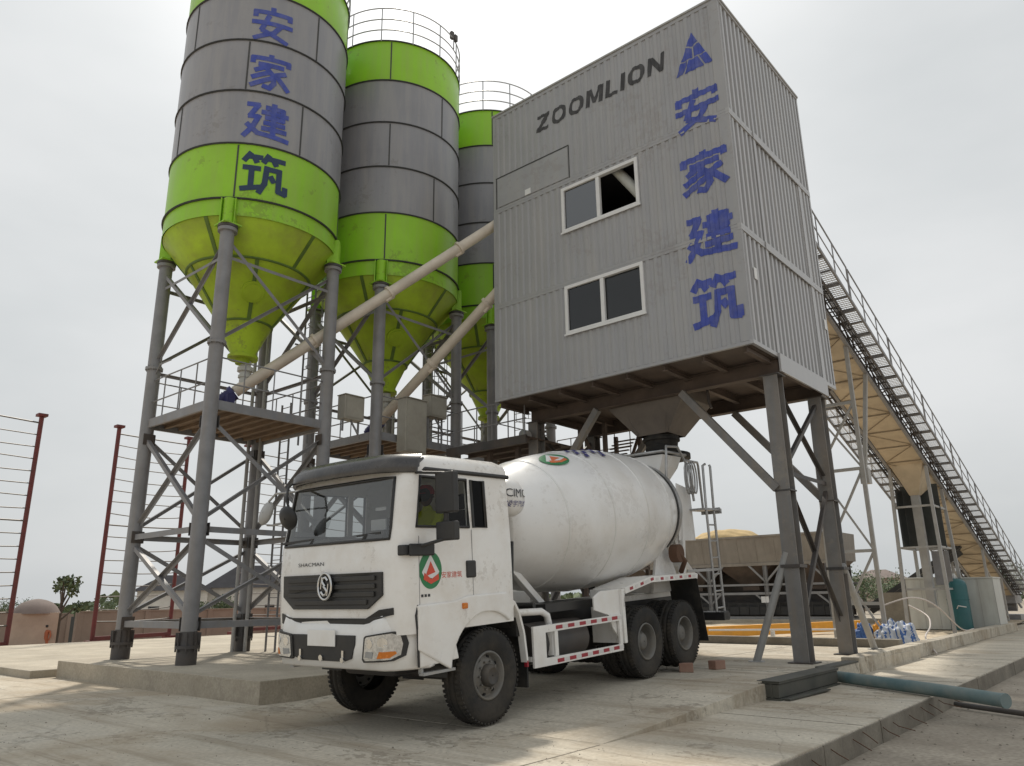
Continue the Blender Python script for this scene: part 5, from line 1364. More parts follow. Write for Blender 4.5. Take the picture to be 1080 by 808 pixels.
# drum mounts
mb = MB()
for s in (-1, 1): mb.box(-1.45, -1.1, .42 * s - .06, .42 * s + .06, 1.16, 2.2); mb.bar((-2.3, .42 * s, 1.2), (-1.4, .42 * s, 1.9), .1)
mb.box(-1.4, -1.12, -.36, .36, 1.7, 2.2); mb.tube((-1.05, 0, 2.34), (-1.3, 0, 2.37), .35, 20)
for s in (-1, 1): mb.box(-7.3, -1.0, .38 * s - .05, .38 * s + .05, 1.142, 1.24)
TB(mb, 'drum_mount', 'truck_white', bevel=.008)
mb = MB()
for s in (-1, 1):
    mb.prism([(-6.6, 1.25), (-5.4, 1.25), (-5.7, 2.05), (-6.05, 2.15)], lambda a, b, t, s=s: (a, s * .62 + t - .03, b), .06); mb.tube((-5.65, s * .55, 2.12), (-5.95, s * .55, 2.16), .13, 16)
mb.box(-6.5, -5.5, -.6, .6, 1.25, 1.5)
TB(mb, 'rear_pedestal', 'drum_white', bevel=.01)
mb = MB(); mb.tube((-6.05, .78, 1.95), (-6.05, .95, 1.95), .17, 16); mb.path([(-6.0, .9, 2.0), (-6.2, .95, 1.8), (-6.3, .8, 1.6)], .05, 8); TB(mb, 'roller_guard', 'rust')
# ---- rear hopper, chute, ladder
mb = MB()
hp0 = Vector((-6.75, 0, 0))
vs = []
for w, d, z, x in ((.52, .42, 3.95, -6.95), (.46, .38, 3.72, -6.90), (.26, .24, 3.28, -6.72)): vs += [(x - d, -w, z), (x + d, -w, z), (x + d, w, z), (x - d, w, z)]
mb.add(vs, [(i * 4 + k, i * 4 + (k + 1) % 4, i * 4 + 4 + (k + 1) % 4, i * 4 + 4 + k) for i in range(2) for k in range(4)])
hpo = TB(mb, 'loading_hopper', 'drum_white'); s2 = hpo.modifiers.new('thickness', 'SOLIDIFY'); s2.thickness = .02
mb = MB(); mb.path([(-7.47, -.58, 4.0), (-6.43, -.58, 4.0), (-6.43, .58, 4.0), (-7.47, .58, 4.0)], .03, 6, closed=True)
mb.path([(-6.35, .62, 3.2), (-6.3, .7, 3.7), (-6.4, .68, 4.08), (-6.95, .66, 4.12), (-7.3, .7, 3.7), (-7.3, .75, 3.0)], .028, 8)
mb.path([(-6.35, -.62, 3.2), (-6.3, -.7, 3.7), (-6.4, -.68, 4.08), (-6.95, -.66, 4.12), (-7.3, -.7, 3.7), (-7.3, -.75, 3.0)], .028, 8)
TB(mb, 'hopper_rim', 'galvanised')
mb = MB()
for s in (-1, 1): mb.bar((-6.5, s * .7, 1.3), (-7.0, s * .62, 3.3), .12, .1); mb.prism([(-6.6, 2.2), (-7.35, 2.2), (-7.3, 3.25), (-6.7, 3.35)], lambda a, b, t, s=s: (a, s * .66 + t, b), .02)
mb.prism([(-7.0, 3.0), (-7.35, 2.9), (-7.5, 2.2), (-7.3, 1.7), (-7.15, 2.3)], lambda a, b, t: (a, -.3 + t, b), .6)
TB(mb, 'rear_frame', 'drum_white', bevel=.006)
mb = MB()
n = 14; vs = []
for j, (x, z) in enumerate(((-7.15, 2.25), (-8.1, 1.55))):
    for i in range(n): a = math.pi + math.pi * i / (n - 1); vs.append((x, .22 * math.cos(a), z + .22 * math.sin(a)))
mb.add(vs, [(i, i + 1, n + i + 1, n + i) for i in range(n - 1)], 0, True)
ch = TB(mb, 'discharge_chute', 'drum_white'); s3 = ch.modifiers.new('thickness', 'SOLIDIFY'); s3.thickness = .012
mb = MB(); ly = .98
for x in (-7.35, -7.72): mb.path([(x, ly, .75), (x, ly, 2.85), (x + .0, ly + .02, 3.72), (x - .16 * (x > -7.5), ly + .0, 3.76)], .028, 8)
for i in range(7): mb.tube((-7.35, ly, .85 + i * .33), (-7.72, ly, .85 + i * .33), .018, 6)
mb.box(-7.95, -7.2, .62, 1.02, 2.80, 2.84); mb.box(-7.98, -7.92, .6, 1.04, 2.74, 2.84); mb.path([(-7.25, .64, 2.84), (-7.25, .64, 3.7), (-7.3, .66, 3.86), (-7.85, .66, 3.86), (-7.92, .64, 3.78), (-7.95, .64, 2.84)], .026, 8)
mb.path([(-7.95, .64, 2.84), (-7.95, 1.02, 2.84)], .03, 8)
for x in (-7.35, -7.72): mb.bar((x, ly, 1.6), (-7.0, .6, 1.6), .05)
lad = TB(mb, 'rear_ladder', 'galvanised')
mb = MB()
for k in range(4): mb.path([(-7.0 + .12 * math.cos(2 * math.pi * i / 20), .80 + .05 * k, 3.45 + .32 * math.sin(2 * math.pi * i / 20)) for i in range(20)], .018, 5, closed=True)
TB(mb, 'hose_coil', 'galvanised')
# ---- rear mudguards, side guards, tank, pipes
for s in (1, -1):
    y0, y1 = (.62, 1.22) if s > 0 else (-1.22, -.62)
    mb = MB()
    pts = [(-3.34, 1.14), (-3.40, 1.42), (-4.3, 1.56), (-6.05, 1.56), (-6.10, 1.54)]
    for a, b in zip(pts, pts[1:]): mb.bar((a[0], (y0 + y1) / 2, a[1]), (b[0], (y0 + y1) / 2, b[1]), abs(y1 - y0), .03, 0, up=(0, 0, 1) if a[0] != b[0] else (1, 0, 0))
    for a, b in zip(pts[1:], pts[2:]): mb.bar((a[0], s * 1.225, a[1] - .03), (b[0], s * 1.225, b[1] - .03), .012, .10, 0, up=(0, 0, 1))
    mb.box(-3.38, -3.30, y0, y1, .60, 1.42)
    mb.prism([(-3.30, .60), (-3.30, 1.42), (-2.75, 1.42), (-2.55, 1.34), (-2.55, 1.15), (-2.95, 1.05), (-3.05, .85)], lambda a, b, t, s=s: (a, s * (1.17 - t), b), .03)
    rf = TB(mb, 'rear_mudguard', 'truck_white', bevel=.006)
    mb = MB()
    for k in range(14):
        x = -3.55 - k * .18
        z = 1.42 + .14 * (-x - 3.4) / .9 if x > -4.3 else 1.56
        mb.bar((x, s * 1.234, z - .03), (x - .10, s * 1.234, z - .03 + (.0155 if x > -4.3 else 0)), .004, .045, k % 2, up=(0, 0, 1))
    TB(mb, 'reflective_tape', ['tape_red', 'tape_white'], rf)
    mb = MB(); mb.bar((-6.06, (y0 + y1) / 2, 1.54), (-6.32, (y0 + y1) / 2, .34), abs(y1 - y0), .012, 0, up=(1, 0, 0)); TB(mb, 'mud_flap', 'rubber')
    # side guard
    mb = MB(); xa, xb = -.93, -3.24; yy = s * 1.2
    g = [(xa, .52), (xb, .50), (xb, 1.04), (xa, 1.05)]; hole_ = [(xa - .28, .62), (xb + .08, .60), (xb + .08, .95), (xa - .28, .95)]
    mb.plate(g, [hole_], lambda a, b, t, yy=yy: (a, yy - .02 + t, b), .04); mb.box(-1.50, -1.42, yy - .018, yy + .018, .62, .95)
    mb.box(-1.0, -.93, min(yy, s * .45), max(yy, s * .45) - (.03 if s > 0 else -.0), .60, .66); mb.box(-3.2, -3.14, min(yy, s * .45), max(yy, s * .45) - .03, .9, .95)
    sg = TB(mb, 'side_guard', 'truck_white', bevel=.006)
    mb = MB()
    for k in range(6):
        for z in (1.0, .56):
            x = -1.45 - k * .30; mb.box(x - .16, x, yy + s * .021 - .002, yy + s * .021 + .002, z - .025, z + .025, 0); mb.box(x - .29, x - .17, yy + s * .021 - .002, yy + s * .021 + .002, z - .025, z + .025, 1)
    TB(mb, 'reflective_tape', ['tape_red', 'tape_white'], sg)
    mb = MB(); mb.path([(-.75, s * 1.0, 1.24), (-1.35, s * 1.05, 1.22), (-1.47, s * 1.06, 1.16), (-1.52, s * 1.06, 1.0), (-1.52, s * 1.06, .62)], .05, 10); TB(mb, 'intake_pipe', 'truck_white')
mb = MB(); mb.tube((-1.2, .80, .78), (-2.5, .80, .78), .28, 24); TB(mb, 'fuel_tank', 'steel_dark', bevel=.02)
mb = MB(); mb.box(-1.5, -.9, -1.1, -.5, .55, 1.05); mb.box(-2.6, -1.7, -1.1, -.5, .55, 1.0); TB(mb, 'battery_box', 'black_plastic', bevel=.02)
mb = MB(); mb.box(-7.45, -7.3, -1.15, 1.15, .62, .78); mb.tube((-7.5, .7, .7), (-7.5, 1.15, .7), .09, 12); mb.box(-7.45, -7.3, .35, .42, .7, 1.0); mb.box(-7.45, -7.3, -.42, -.35, .7, 1.0); TB(mb, 'rear_bumper', 'black_plastic', bevel=.01)
mb = MB(); mb.tube((-1.4, -.9, 1.3), (-1.4, .9, 1.3), .04, 8); mb.box(-3.0, -1.6, .45, .95, 1.18, 1.30); mb.path([(-.9, .7, 1.2), (-1.1, .75, 1.7), (-1.2, .7, 2.2)], .03, 6); TB(mb, 'pipework', 'black_plastic')

# ================================================================ the driver
Mt = Matrix.Translation(tk.location) @ tk.rotation_euler.to_matrix().to_4x4()
def person(name, label, joints, edges, head_c, head_r, face, skin_m, cloth, extra=None):
    root = thing(name, label, 'person', joints[0][:3])
    me = bpy.data.meshes.new('person_body'); off = Vector(joints[0][:3])
    me.from_pydata([Vector(j[:3]) - off for j in joints], edges, [])
    o = bpy.data.objects.new('body', me); COL.objects.link(o); o.parent = root
    me.materials.append(MATS[cloth])
    sk = o.modifiers.new('skin', 'SKIN'); o.modifiers.new('sub', 'SUBSURF').levels = 1; o.modifiers['sub'].render_levels = 2
    for v, j in zip(me.skin_vertices[0].data, joints): v.radius = (j[3], j[4] if len(j) > 4 else j[3])
    me.skin_vertices[0].data[0].use_root = True
    return root, off
def W(p): return tuple(Mt @ Vector(p))
J = [(.22, .55, 2.02, .17), (.16, .55, 2.25, .165), (.14, .55, 2.45, .175), (.15, .55, 2.62, .07), (.17, .55, 2.70, .06),
     (.16, .76, 2.52, .075), (.36, .80, 2.30, .055), (.62, .68, 2.30, .042), (.70, .64, 2.33, .045),
     (.16, .34, 2.52, .075), (.36, .30, 2.30, .055), (.62, .42, 2.30, .042), (.70, .45, 2.33, .045),
     (.45, .66, 2.0, .10), (.72, .67, 1.98, .075), (.80, .67, 1.66, .055), (.45, .44, 2.0, .10), (.72, .43, 1.98, .075), (.80, .43, 1.66, .055)]
J = [(a + .20, b, c, *d) for a, b, c, *d in J]
Ed = [(0, 1), (1, 2), (2, 3), (3, 4), (2, 5), (5, 6), (6, 7), (7, 8), (2, 9), (9, 10), (10, 11), (11, 12), (0, 13), (13, 14), (14, 15), (0, 16), (16, 17), (17, 18)]
drv, off = person('person', 'driver in a yellow-green vest and red cap seated at the wheel of the white truck', [(*W(j[:3]), *j[3:]) for j in J], Ed, None, None, None, 'skin', 'vest')
def head(root, off, c, r, yaw_v, hat=None):
    bm = bmesh.new(); bmesh.ops.create_uvsphere(bm, u_segments=24, v_segments=16, radius=1)
    f = Vector(yaw_v).normalized(); sd = Vector((0, 0, 1)).cross(f).normalized(); up = f.cross(sd)
    for v in bm.verts:
        p = v.co.copy(); x, y, z = p.x * .82, p.y * .74, p.z * 1.12
        if z < -.2: x *= 1 - .18 * (-z - .2); y *= 1 - .28 * (-z - .2)
        if x > .55 and abs(y) < .2: x += .10 * max(0, 1 - abs(z + .15) / .3) * (1 - abs(y) / .2) * 1.6
        v.co = (f * x + sd * y + up * z) * r + Vector(c) - off
    for (x, y, z, q) in ((.0, .76, -.05, .2), (.0, -.76, -.05, .2)):
        m = bmesh.ops.create_uvsphere(bm, u_segments=8, v_segments=6, radius=q * r)
        for v in m['verts']: v.co = v.co + (f * x + sd * y + up * z) * r + Vector(c) - off
    me = bpy.data.meshes.new('head'); bm.to_mesh(me); bm.free(); me.materials.append(MATS['skin'])
    for p in me.polygons: p.use_smooth = True
    h = bpy.data.objects.new('head', me); COL.objects.link(h); h.parent = root
    mb = MB()
    for s in (-1, 1): mb.lathe([(.001, .05), (.07, .04), (.09, 0)], 10, (f * .74 + sd * (.28 * s) + up * .08) * r + Vector(c), axis=f)
    mb.bar((f * .80 + sd * .2 - up * .5) * r + Vector(c), (f * .80 - sd * .2 - up * .5) * r + Vector(c), .012, .012)
    mb.build('face', 'interior', root)
    if hat:
        mb = MB(); mb.lathe([(.90 * r, .18 * r), (.92 * r, .5 * r), (.75 * r, .95 * r), (.4 * r, 1.18 * r), (.01, 1.22 * r)], 24, Vector(c), axis=up)
        mb.bar(Vector(c) + (f * .7 + up * .28) * r, Vector(c) + (f * 1.45 + up * .2) * r, 1.2 * r, .06 * r)
        mb.build('cap', hat, root)
fwd = Mt.to_3x3() @ Vector((1, .25, 0))
head(drv, off, W((.39, .56, 2.80)), .125, fwd, 'cap_red')

# ================================================================ small things round the plant
mb = MB(); mb.hbeam((.92, -3.05, .13), (.92, -.45, .13), .26, .26, .03); mb.box(.82, 1.03, -3.04, -.46, .04, .22); mb.box(.72, 1.06, -3.07, -.43, .262, .27); b = mb.build('steel_formwork', 'formwork'); move_origin(b, (.9, -1.7, 0)); tag(b, 'dark steel formwork beam along the slab edge, nearer one by the front tower leg', 'beam', 'formwork beams at the slab edge')
mb = MB(); mb.hbeam((.72, -.30, .13), (.72, 1.35, .13), .24, .26, .03); mb.box(.64, .82, -.29, 1.34, .04, .22); b = mb.build('steel_formwork', 'formwork'); move_origin(b, (.72, .5, 0)); tag(b, 'dark steel formwork beam set back beside the rear tower leg', 'beam', 'formwork beams at the slab edge')
mb = MB(); mb.bar((1.12, -3.0, .02), (1.2, -1.5, .03), .10, .02); b = mb.build('loose_plate', 'formwork'); move_origin(b, (1.15, -2.2, 0)); tag(b, 'flat dark steel strip lying on the slab in front of the formwork beam', 'steel strip')
ky = [(1.40, 1.78), (1.86, 3.05), (3.22, 6.0), (6.2, 9.0), (9.2, 13.5), (13.7, 21.5)]
kl = ['short pale concrete kerb block next to the end of the formwork', 'second short kerb block from the formwork', 'third and longer kerb block along the slab edge', 'kerb block beside the blue and white sheeting', 'long kerb block in front of the teal tank', 'farthest kerb block, running back beside the white cabins']
for (a, c), lb in zip(ky, kl):
    mb = MB(); mb.box(.52 - .014 * a, .86 - .014 * a, a, c, .002, .31); b = mb.build('kerb_block', 'concrete', bevel=.015); move_origin(b, (.7, (a + c) / 2, 0)); tag(b, lb, 'kerb', 'kerb blocks along the slab')
mb = MB(); mb.box(-12, .45, 5.78, 6.1, .0, .42); b = mb.build('low_kerb_wall', 'concrete_edge', bevel=.012); move_origin(b, (-5, 5.9, 0)); tag(b, 'low brown-grey concrete upstand behind the plant slab', 'kerb')
# orange beam and pale rod on the sand
mb = MB(); mb.bar((-6.75, 8.0, .34), (-3.6, 16.9, .34), .26, .34); b = mb.build('orange_beam', 'orange_paint'); move_origin(b, (-5, 12.6, .1)); tag(b, 'long orange steel beam lying on the sand behind the tower legs', 'beam')
mb = MB(); mb.tube((-5.2, 7.3, .5), (-1.9, 9.0, .5), .03, 6); mb.box(-3.6, -3.5, 8.0, 8.1, .05, .47); b = mb.build('pale_rod', 'pvc_white'); move_origin(b, (-3.5, 8.2, .1)); tag(b, 'thin pale rod lying between the low upstand and the orange beam', 'rod')
# hose
mb = MB(); hpts = [(.98, -.22, .105), (1.5, -.60, .106), (2.2, -1.06, .106), (2.65, -1.36, .106), (3.2, -1.72, .10), (3.72, -2.05, .085)]
mb.path(hpts, .092, 18); mb.path([Vector(hpts[-1]) - Vector((.02, -.013, 0)), Vector(hpts[-1]) + Vector((.012, -.008, -.001))], .098, 18); h = mb.build('hose', 'teal_hose'); move_origin(h, (2.4, -1.1, 0)); tag(h, 'thick faded blue-green hose lying across the slab edge', 'hose')
mb = MB(); mb.tube((2.75, -.35, -.2), (9.5, -4.2, -.2), .04, 8); h = mb.build('ground_pipe', 'steel_dark'); move_origin(h, (6, -2.4, -.2)); tag(h, 'thin dark pipe on the low ground behind the blue-green hose', 'pipe')
# bricks near the rear wheel
for k, (x, y, s, lb) in enumerate(((-1.0, -2.02, .24, 'larger brown brick wedged against the rear tyre'), (-.80, -1.25, .26, 'brown brick standing alone on the slab behind the rear tyre'))):
    mb = MB(); mb.box(-s / 2, s / 2, -.09, .09, 0, .15); b = mb.build('brick', 'brick', bevel=.012); b.location = (x, y, .226); b.rotation_euler = (0, 0, .5 + k * .8); tag(b, lb, 'brick', 'bricks behind the truck')
# rebar stubs in the slab edge
for k in range(12):
    y = -7.0 + k * .6 + random.uniform(-.12, .12)
    me = MB(); me.path([(0, 0, 0), (.08, random.uniform(-.04, .04), -.05), (.22 + random.uniform(-.06, .1), random.uniform(-.1, .1), -.10)], .006, 5)
    b = me.build('rebar_stub', 'rust'); b.location = (2.66, y, -.04 - random.random() * .05); tag(b, 'rusty rebar stub sticking out of the slab edge on the right', 'rebar', 'rebar stubs along the slab edge')
# sheeting heap
def heap(name, label, cat, m, c, rx, ry, h, seed, extra=None, group=None, amp=1.0):
    rnd = random.Random(seed); bm = bmesh.new(); bmesh.ops.create_icosphere(bm, subdivisions=5, radius=1)
    for v in bm.verts:
        p = v.co; k = 1 + amp * (.10 * math.sin(p.x * 7 + seed) * math.cos(p.y * 6) + .08 * math.sin(p.x * 17 + p.z * 5) + .05 * math.sin(p.y * 23))
        v.co = Vector((p.x * rx * k, p.y * ry * k, max(-.02, p.z) * h * k))
    me = bpy.data.meshes.new(name); bm.to_mesh(me); bm.free()
    ms = m if isinstance(m, list) else [m]
    for q in ms: me.materials.append(MATS[q])
    for p in me.polygons:
        p.use_smooth = True
        if len(ms) > 1:
            a = math.atan2(p.center.y, p.center.x); p.material_index = 1 if (math.sin(p.center.x / rx * 26 + p.center.z * 7 + 2 * math.sin(p.center.y * 9)) > .62) else 0
    o = bpy.data.objects.new(name, me); COL.objects.link(o); o.location = c; tag(o, label, cat, group)
    return o
heap('plastic_sheeting', 'crumpled white and blue striped sheeting heaped behind the kerb', 'sheeting', ['tarp_white', 'tarp_blue'], (-.55, 9.5, .1), .58, .55, .6, 3)
heap('blue_bundle', 'small dark blue bundle between the rear tower leg and the sheeting', 'bundle', 'tarp_blue', (-1.75, 10.6, .12), .28, .25, .5, 5)
heap('orange_bundle', 'small orange bundle next to the blue one', 'bundle', 'orange_paint', (-1.4, 10.8, .12), .2, .2, .5, 8)
# cables
for k, (pts, lb) in enumerate((([(-.9, 9.9, 1.15), (-.2, 10.2, 1.35), (.0, 12.0, 1.1), (.2, 14.0, .35), (.35, 15.0, .32)], 'upper pale cable looping from the trestle leg to the kerb'), ([(-1.0, 13.0, 1.1), (-.4, 12.5, .8), (.1, 10.5, .55), (.4, 8.5, .34), (.9, 7.2, .03)], 'lower pale cable lying over the kerb by the sheeting'))):
    mb = MB(); P_ = [Vector(p) for p in pts]; out = []
    for i in range(len(P_) - 1):
        for t in range(6):
            u = t / 6; a, b_, c_, d__ = P_[max(0, i - 1)], P_[i], P_[i + 1], P_[min(len(P_) - 1, i + 2)]
            out.append(.5 * ((2 * b_) + (c_ - a) * u + (2 * a - 5 * b_ + 4 * c_ - d__) * u * u + (3 * b_ - a - 3 * c_ + d__) * u ** 3))
    mb.path(out + [P_[-1]], .022, 6); b = mb.build('cable', 'cable'); o_ = P_[0]; move_origin(b, tuple(o_)); tag(b, lb, 'cable', 'loose cables by the kerb')

# control cabins and tank under the conveyor
def cabin(name, label, x0, x1, y0, y1, h, m, band=False):
    t = thing(name, label, 'cabin', ((x0 + x1) / 2, (y0 + y1) / 2, .15))
    mb = MB(); mb.box(x0, x1, y0, y1, .15, h); mb.box(x0 - .03, x1 + .03, y0 - .03, y1 + .03, h + .002, h + .06); mb.build('body', m, t, bevel=.012)
    mb = MB()
    for x in (x0 + .1, x1 - .1): mb.box(x - .06, x + .06, y0 + .05, y1 - .05, .0, .148)
    mb.build('foot', 'steel_dark', t)
    mb = MB(); n = max(1, int((x1 - x0) / .5))
    for k in range(n + 1): x = x0 + (x1 - x0) * k / n; mb.box(x - .008, x + .008, y0 - .006, y0 - .002, .2, h - .03)
    if band: mb.box(x0, x1, y0 - .012, y0 - .007, h - .38, h - .34)
    mb.build('panel_joint', 'steel_light', t)
    return t
cabin('control_cabin', 'white and pale green box cabin behind the grey drop pipe', -2.3, -.75, 18.3, 20.4, 1.98, 'cabin_white', True)
cabin('control_cabin', 'plain white box cabin right of the teal tank', -.50, .50, 19.0, 20.6, 1.95, 'cabin_white')
tank = thing('water_tank', 'upright teal cylindrical tank between the two white cabins', 'tank', (-.62, 18.4, .12))
mb = MB(); mb.lathe([(.36, .15), (.36, 1.72), (.32, 1.86), (.2, 1.95), (.01, 1.98)], 36, (-.62, 18.4, 0)); mb.lathe([(.37, 1.2), (.378, 1.22), (.37, 1.24)], 36, (-.62, 18.4, 0)); mb.build('shell', 'teal', tank)
mb = MB()
for a in (0, 120, 240): mb.bar((-.62 + .28 * math.cos(R(a)), 18.4 + .28 * math.sin(R(a)), 0), (-.62 + .28 * math.cos(R(a)), 18.4 + .28 * math.sin(R(a)), .17), .06)
mb.tube((-.62, 18.4, 1.95), (-.62, 18.4, 2.15), .04, 8); mb.path([(-.62, 18.03, .9), (-.55, 17.9, 1.0), (-.3, 17.95, .95)], .02, 6); mb.build('fittings', 'pvc_white', tank)

# ================================================================ aggregate bins behind the plant
bn = thing('aggregate_bins', 'long row of grey-brown aggregate bins on a braced steel frame behind the truck', 'aggregate bins', (-12.5, 24.8, .1))
xl, xr, yf, yb = -19.6, -6.65, 24.0, 27.2
mb = MB()
mb.add([(xl, yf, 4.42), (xr, yf, 4.42), (xr, yf + .25, 3.05), (xl, yf + .25, 3.05)], [(0, 1, 2, 3)]); mb.add([(xr, yf, 4.42), (xr, yb, 4.42), (xr, yb - .25, 3.05), (xr, yf + .25, 3.05)], [(0, 1, 2, 3)])
mb.add([(xl, yb, 4.42), (xr, yb, 4.42), (xr, yb - .25, 3.05), (xl, yb - .25, 3.05)], [(0, 1, 2, 3)]); mb.add([(xl, yf, 4.42), (xl, yb, 4.42), (xl, yb - .25, 3.05), (xl, yf + .25, 3.05)], [(0, 1, 2, 3)])
sd_ = mb.build('bin_wall', 'bin_grey', bn); s4 = sd_.modifiers.new('t', 'SOLIDIFY'); s4.thickness = .04
mb = MB()
x = xl
while x <= xr + .01: mb.bar((x, yf - .02, 4.42), (x, yf + .23, 3.05), .07, .05); x += (xr - xl) / 13
mb.bar((xl, yf - .04, 4.4), (xr, yf - .04, 4.4), .08, .1); mb.bar((xl, yf + .2, 3.0), (xr, yf + .2, 3.0), .1, .14)
mb.build('wall_rib', 'bin_grey', bn)
for k in range(4):
    x0 = xl + k * (xr - xl) / 4; x1 = x0 + (xr - xl) / 4; xm = (x0 + x1) / 2; ym = (yf + yb) / 2
    mb = MB(); vs = [(x0 + .05, yf + .3, 3.04), (x1 - .05, yf + .3, 3.04), (x1 - .05, yb - .3, 3.04), (x0 + .05, yb - .3, 3.04), (xm - .4, ym - .4, 1.9), (xm + .4, ym - .4, 1.9), (xm + .4, ym + .4, 1.9), (xm - .4, ym + .4, 1.9)]
    mb.add(vs, [(i, (i + 1) % 4, 4 + (i + 1) % 4, 4 + i) for i in range(4)]); mb.box(xm - .45, xm + .45, ym - .5, ym + .5, 1.72, 1.9); mb.build('bin_hopper', 'steel_brown', bn)
for y in (yf + .2, yb - .2):
    for k in range(5):
        x = -7.15 - k * 3.13
        mb = MB(); mb.hbeam((x, y, .42), (x, y, 2.95), .16, .18, .012); 
        for s in (-1, 1):
            if xl < x + s * .9 < xr: mb.bar((x, y, 2.1), (x + s * .85, y, 2.95), .09); mb.bar((x, y, 1.0), (x + s * .6, y, 1.5), .08)
        mb.build('frame_post', 'bin_frame', bn)
mb = MB()
for y in (yf + .2, yb - .2):
    mb.bar((xl, y, 1.55), (xr, y, 1.55), .1, .12); mb.bar((xl, y, 1.98), (xr, y, 1.98), .09, .1); mb.bar((xl, y, .36), (xr, y, .36), .2, .12)
mb.build('frame_rail', 'bin_frame', bn)
mb = MB(); mb.box(xl + .2, xr + 2.6, yf + 1.0, yf + 2.2, 1.0, 1.05); mb.box(xl + .2, xr + 2.6, yf + .9, yf + .97, .8, 1.1); mb.box(xl + .2, xr, yf + .55, yf + .6, .5, .9)
x = xl + .4
while x < xr: mb.tube((x, yf + .98, .95), (x, yf + 2.2, .95), .05, 6); mb.box(x - .02, x + .02, yf + .52, yf + .54, .5, 1.15); x += .55
mb.bar((xr + 1.0, yf + 1.6, .9), (-1.4, yf + 1.2, 3.5), .9, .2); mb.bar((xr + 1.0, yf + 1.1, .65), (-1.4, yf + .7, 3.2), .08, .25)
mb.build('collecting_belt', 'black_plastic', bn)
mb = MB(); mb.box(xl + .1, xr - .2, yb - .45, yb - .4, .45, 2.9); mb.box(xl + .1, xr - .2, yf + 2.3, yf + 2.35, .4, 1.6); mb.build('shade_backing', 'steel_dark', bn)  # dark sheets added behind the frame to give the shade under the bins
mb = MB(); mb.box(-10.6, -10.2, yf + .12, yf + .14, 1.1, 1.4); mb.build('notice_plate', 'pvc_white', bn)
mb = MB(); mb.box(-21, -5.6, 23.6, 27.8, -.2, .30); b = mb.build('bin_footing', 'concrete_light', bevel=.02); move_origin(b, (-13, 25.7, 0)); tag(b, 'long concrete footing under the aggregate bins', 'footing')
sh = heap('sand_heap', 'tan sand heap rising above the rim of the aggregate bins', 'sand heap', 'sand_heap', (-13.2, 26.2, 4.0), 2.4, 1.3, 1.05, 11, amp=.22)
mb = MB(); mb.box(-4.7, -1.9, 23.2, 23.5, .05, 1.5); b = mb.build('block_wall', 'concrete_edge'); move_origin(b, (-3.3, 23.3, .05)); tag(b, 'low grey wall between the bins and the white cabin', 'wall')

# ================================================================ tall red fence posts with wires
def fence(label, pts, hts, gp=None, n=17):
    base = Vector((pts[0][0], pts[0][1], gz(*pts[0]) + .02)); t = thing('wire_fence', label, 'wire fence', base, group='tall wire fences with red posts')
    tops = []
    for (x, y), h in zip(pts, hts):
        z0 = gz(x, y) - .05
        mb = MB(); mb.tube((x, y, z0), (x, y, h), .085, 14); mb.box(x - .17, x + .17, y - .17, y + .17, h, h + .1); mb.box(x - .22, x + .22, y - .22, y + .22, z0, .12); mb.build('post', 'fence_red', t)
        tops.append((x, y, h))
    mb = MB()
    for (a, b) in zip(tops, tops[1:]):
        for k in range(n):
            f = .04 + .93 * (k + 1) / n; za = a[2] * f; zb_ = b[2] * f; pp = []
            for q in range(9):
                u = q / 8; pp.append((a[0] + (b[0] - a[0]) * u, a[1] + (b[1] - a[1]) * u, za + (zb_ - za) * u - .10 * 4 * u * (1 - u) * (.5 + .5 * math.sin(k * 2.3))))
            mb.path(pp, .022 if k % 8 else .032, 5)
    mb.build('wires', 'wire', t)
    mb = MB()
    for (a, b) in zip(tops, tops[1:]): mb.bar((a[0], a[1], .18), (b[0], b[1], .18), .14, .16)
    mb.build('base_rail', 'fence_red', t)
fence('leftmost wire fence, its last red post near the left edge of the picture', [(-23.6, -13.5), (-26.64, -4.58)], [8.3, 8.55])
fence('wire fence between two red posts seen behind the left leg of the nearest silo', [(-27.68, -1.24), (-29.46, 2.76)], [8.8, 9.14])
fence('wire fence seen between the silo legs left of the truck cab', [(-30.21, 6.38), (-31.9, 12.4), (-33.6, 18.4)], [9.37, 9.6, 9.8])
mb = MB()
for k in range(9):
    y = -6 + k * 3.1; mb.bar((-27.2 - y * .22, y, gz(-27, y) + .25), (-27.2 - (y + 3) * .22, y + 3.0, gz(-27, y) + .25), .16, .24)
b = mb.build('ground_beam', 'laterite'); move_origin(b, (-27.5, 3, 0)); tag(b, 'low reddish ground beam running along the feet of the red posts', 'ground beam')

# ================================================================ boundary wall, hut, houses, trees
def ray(px, d):
    """a ground position seen in picture column px, d metres away"""
    a = math.atan((px - 540) / 831.0); h = math.atan2(.7343, -.6216) - a
    return 5.81 + d * math.cos(h), -14.62 + d * math.sin(h)
def wallrun(label, p, q, h, th=.25, m='wall_block'):
    z = min(gz(*p), gz(*q)); t = thing('boundary_wall', label, 'wall', (p[0], p[1], z), group='boundary walls'); n = max(1, int((Vector(q) - Vector(p)).length / 4))
    mb = MB(); mb.bar((p[0], p[1], z - .3 + (h + .3) / 2), (q[0], q[1], z - .3 + (h + .3) / 2), th, h + .3, up=(0, 0, 1)); mb.build('panel', m, t)
    mb = MB(); mb.bar((p[0], p[1], z + h + .05), (q[0], q[1], z + h + .05), th + .12, .09)
    for k in range(n + 1):
        x = p[0] + (q[0] - p[0]) * k / n; y = p[1] + (q[1] - p[1]) * k / n; mb.box(x - .2, x + .2, y - .2, y + .2, z - .3, z + h + .002)
    mb.build('pier', m, t)
wallrun('plain boundary wall at the far left behind the leftmost wires', ray(-120, 64), ray(26, 64), 2.55)
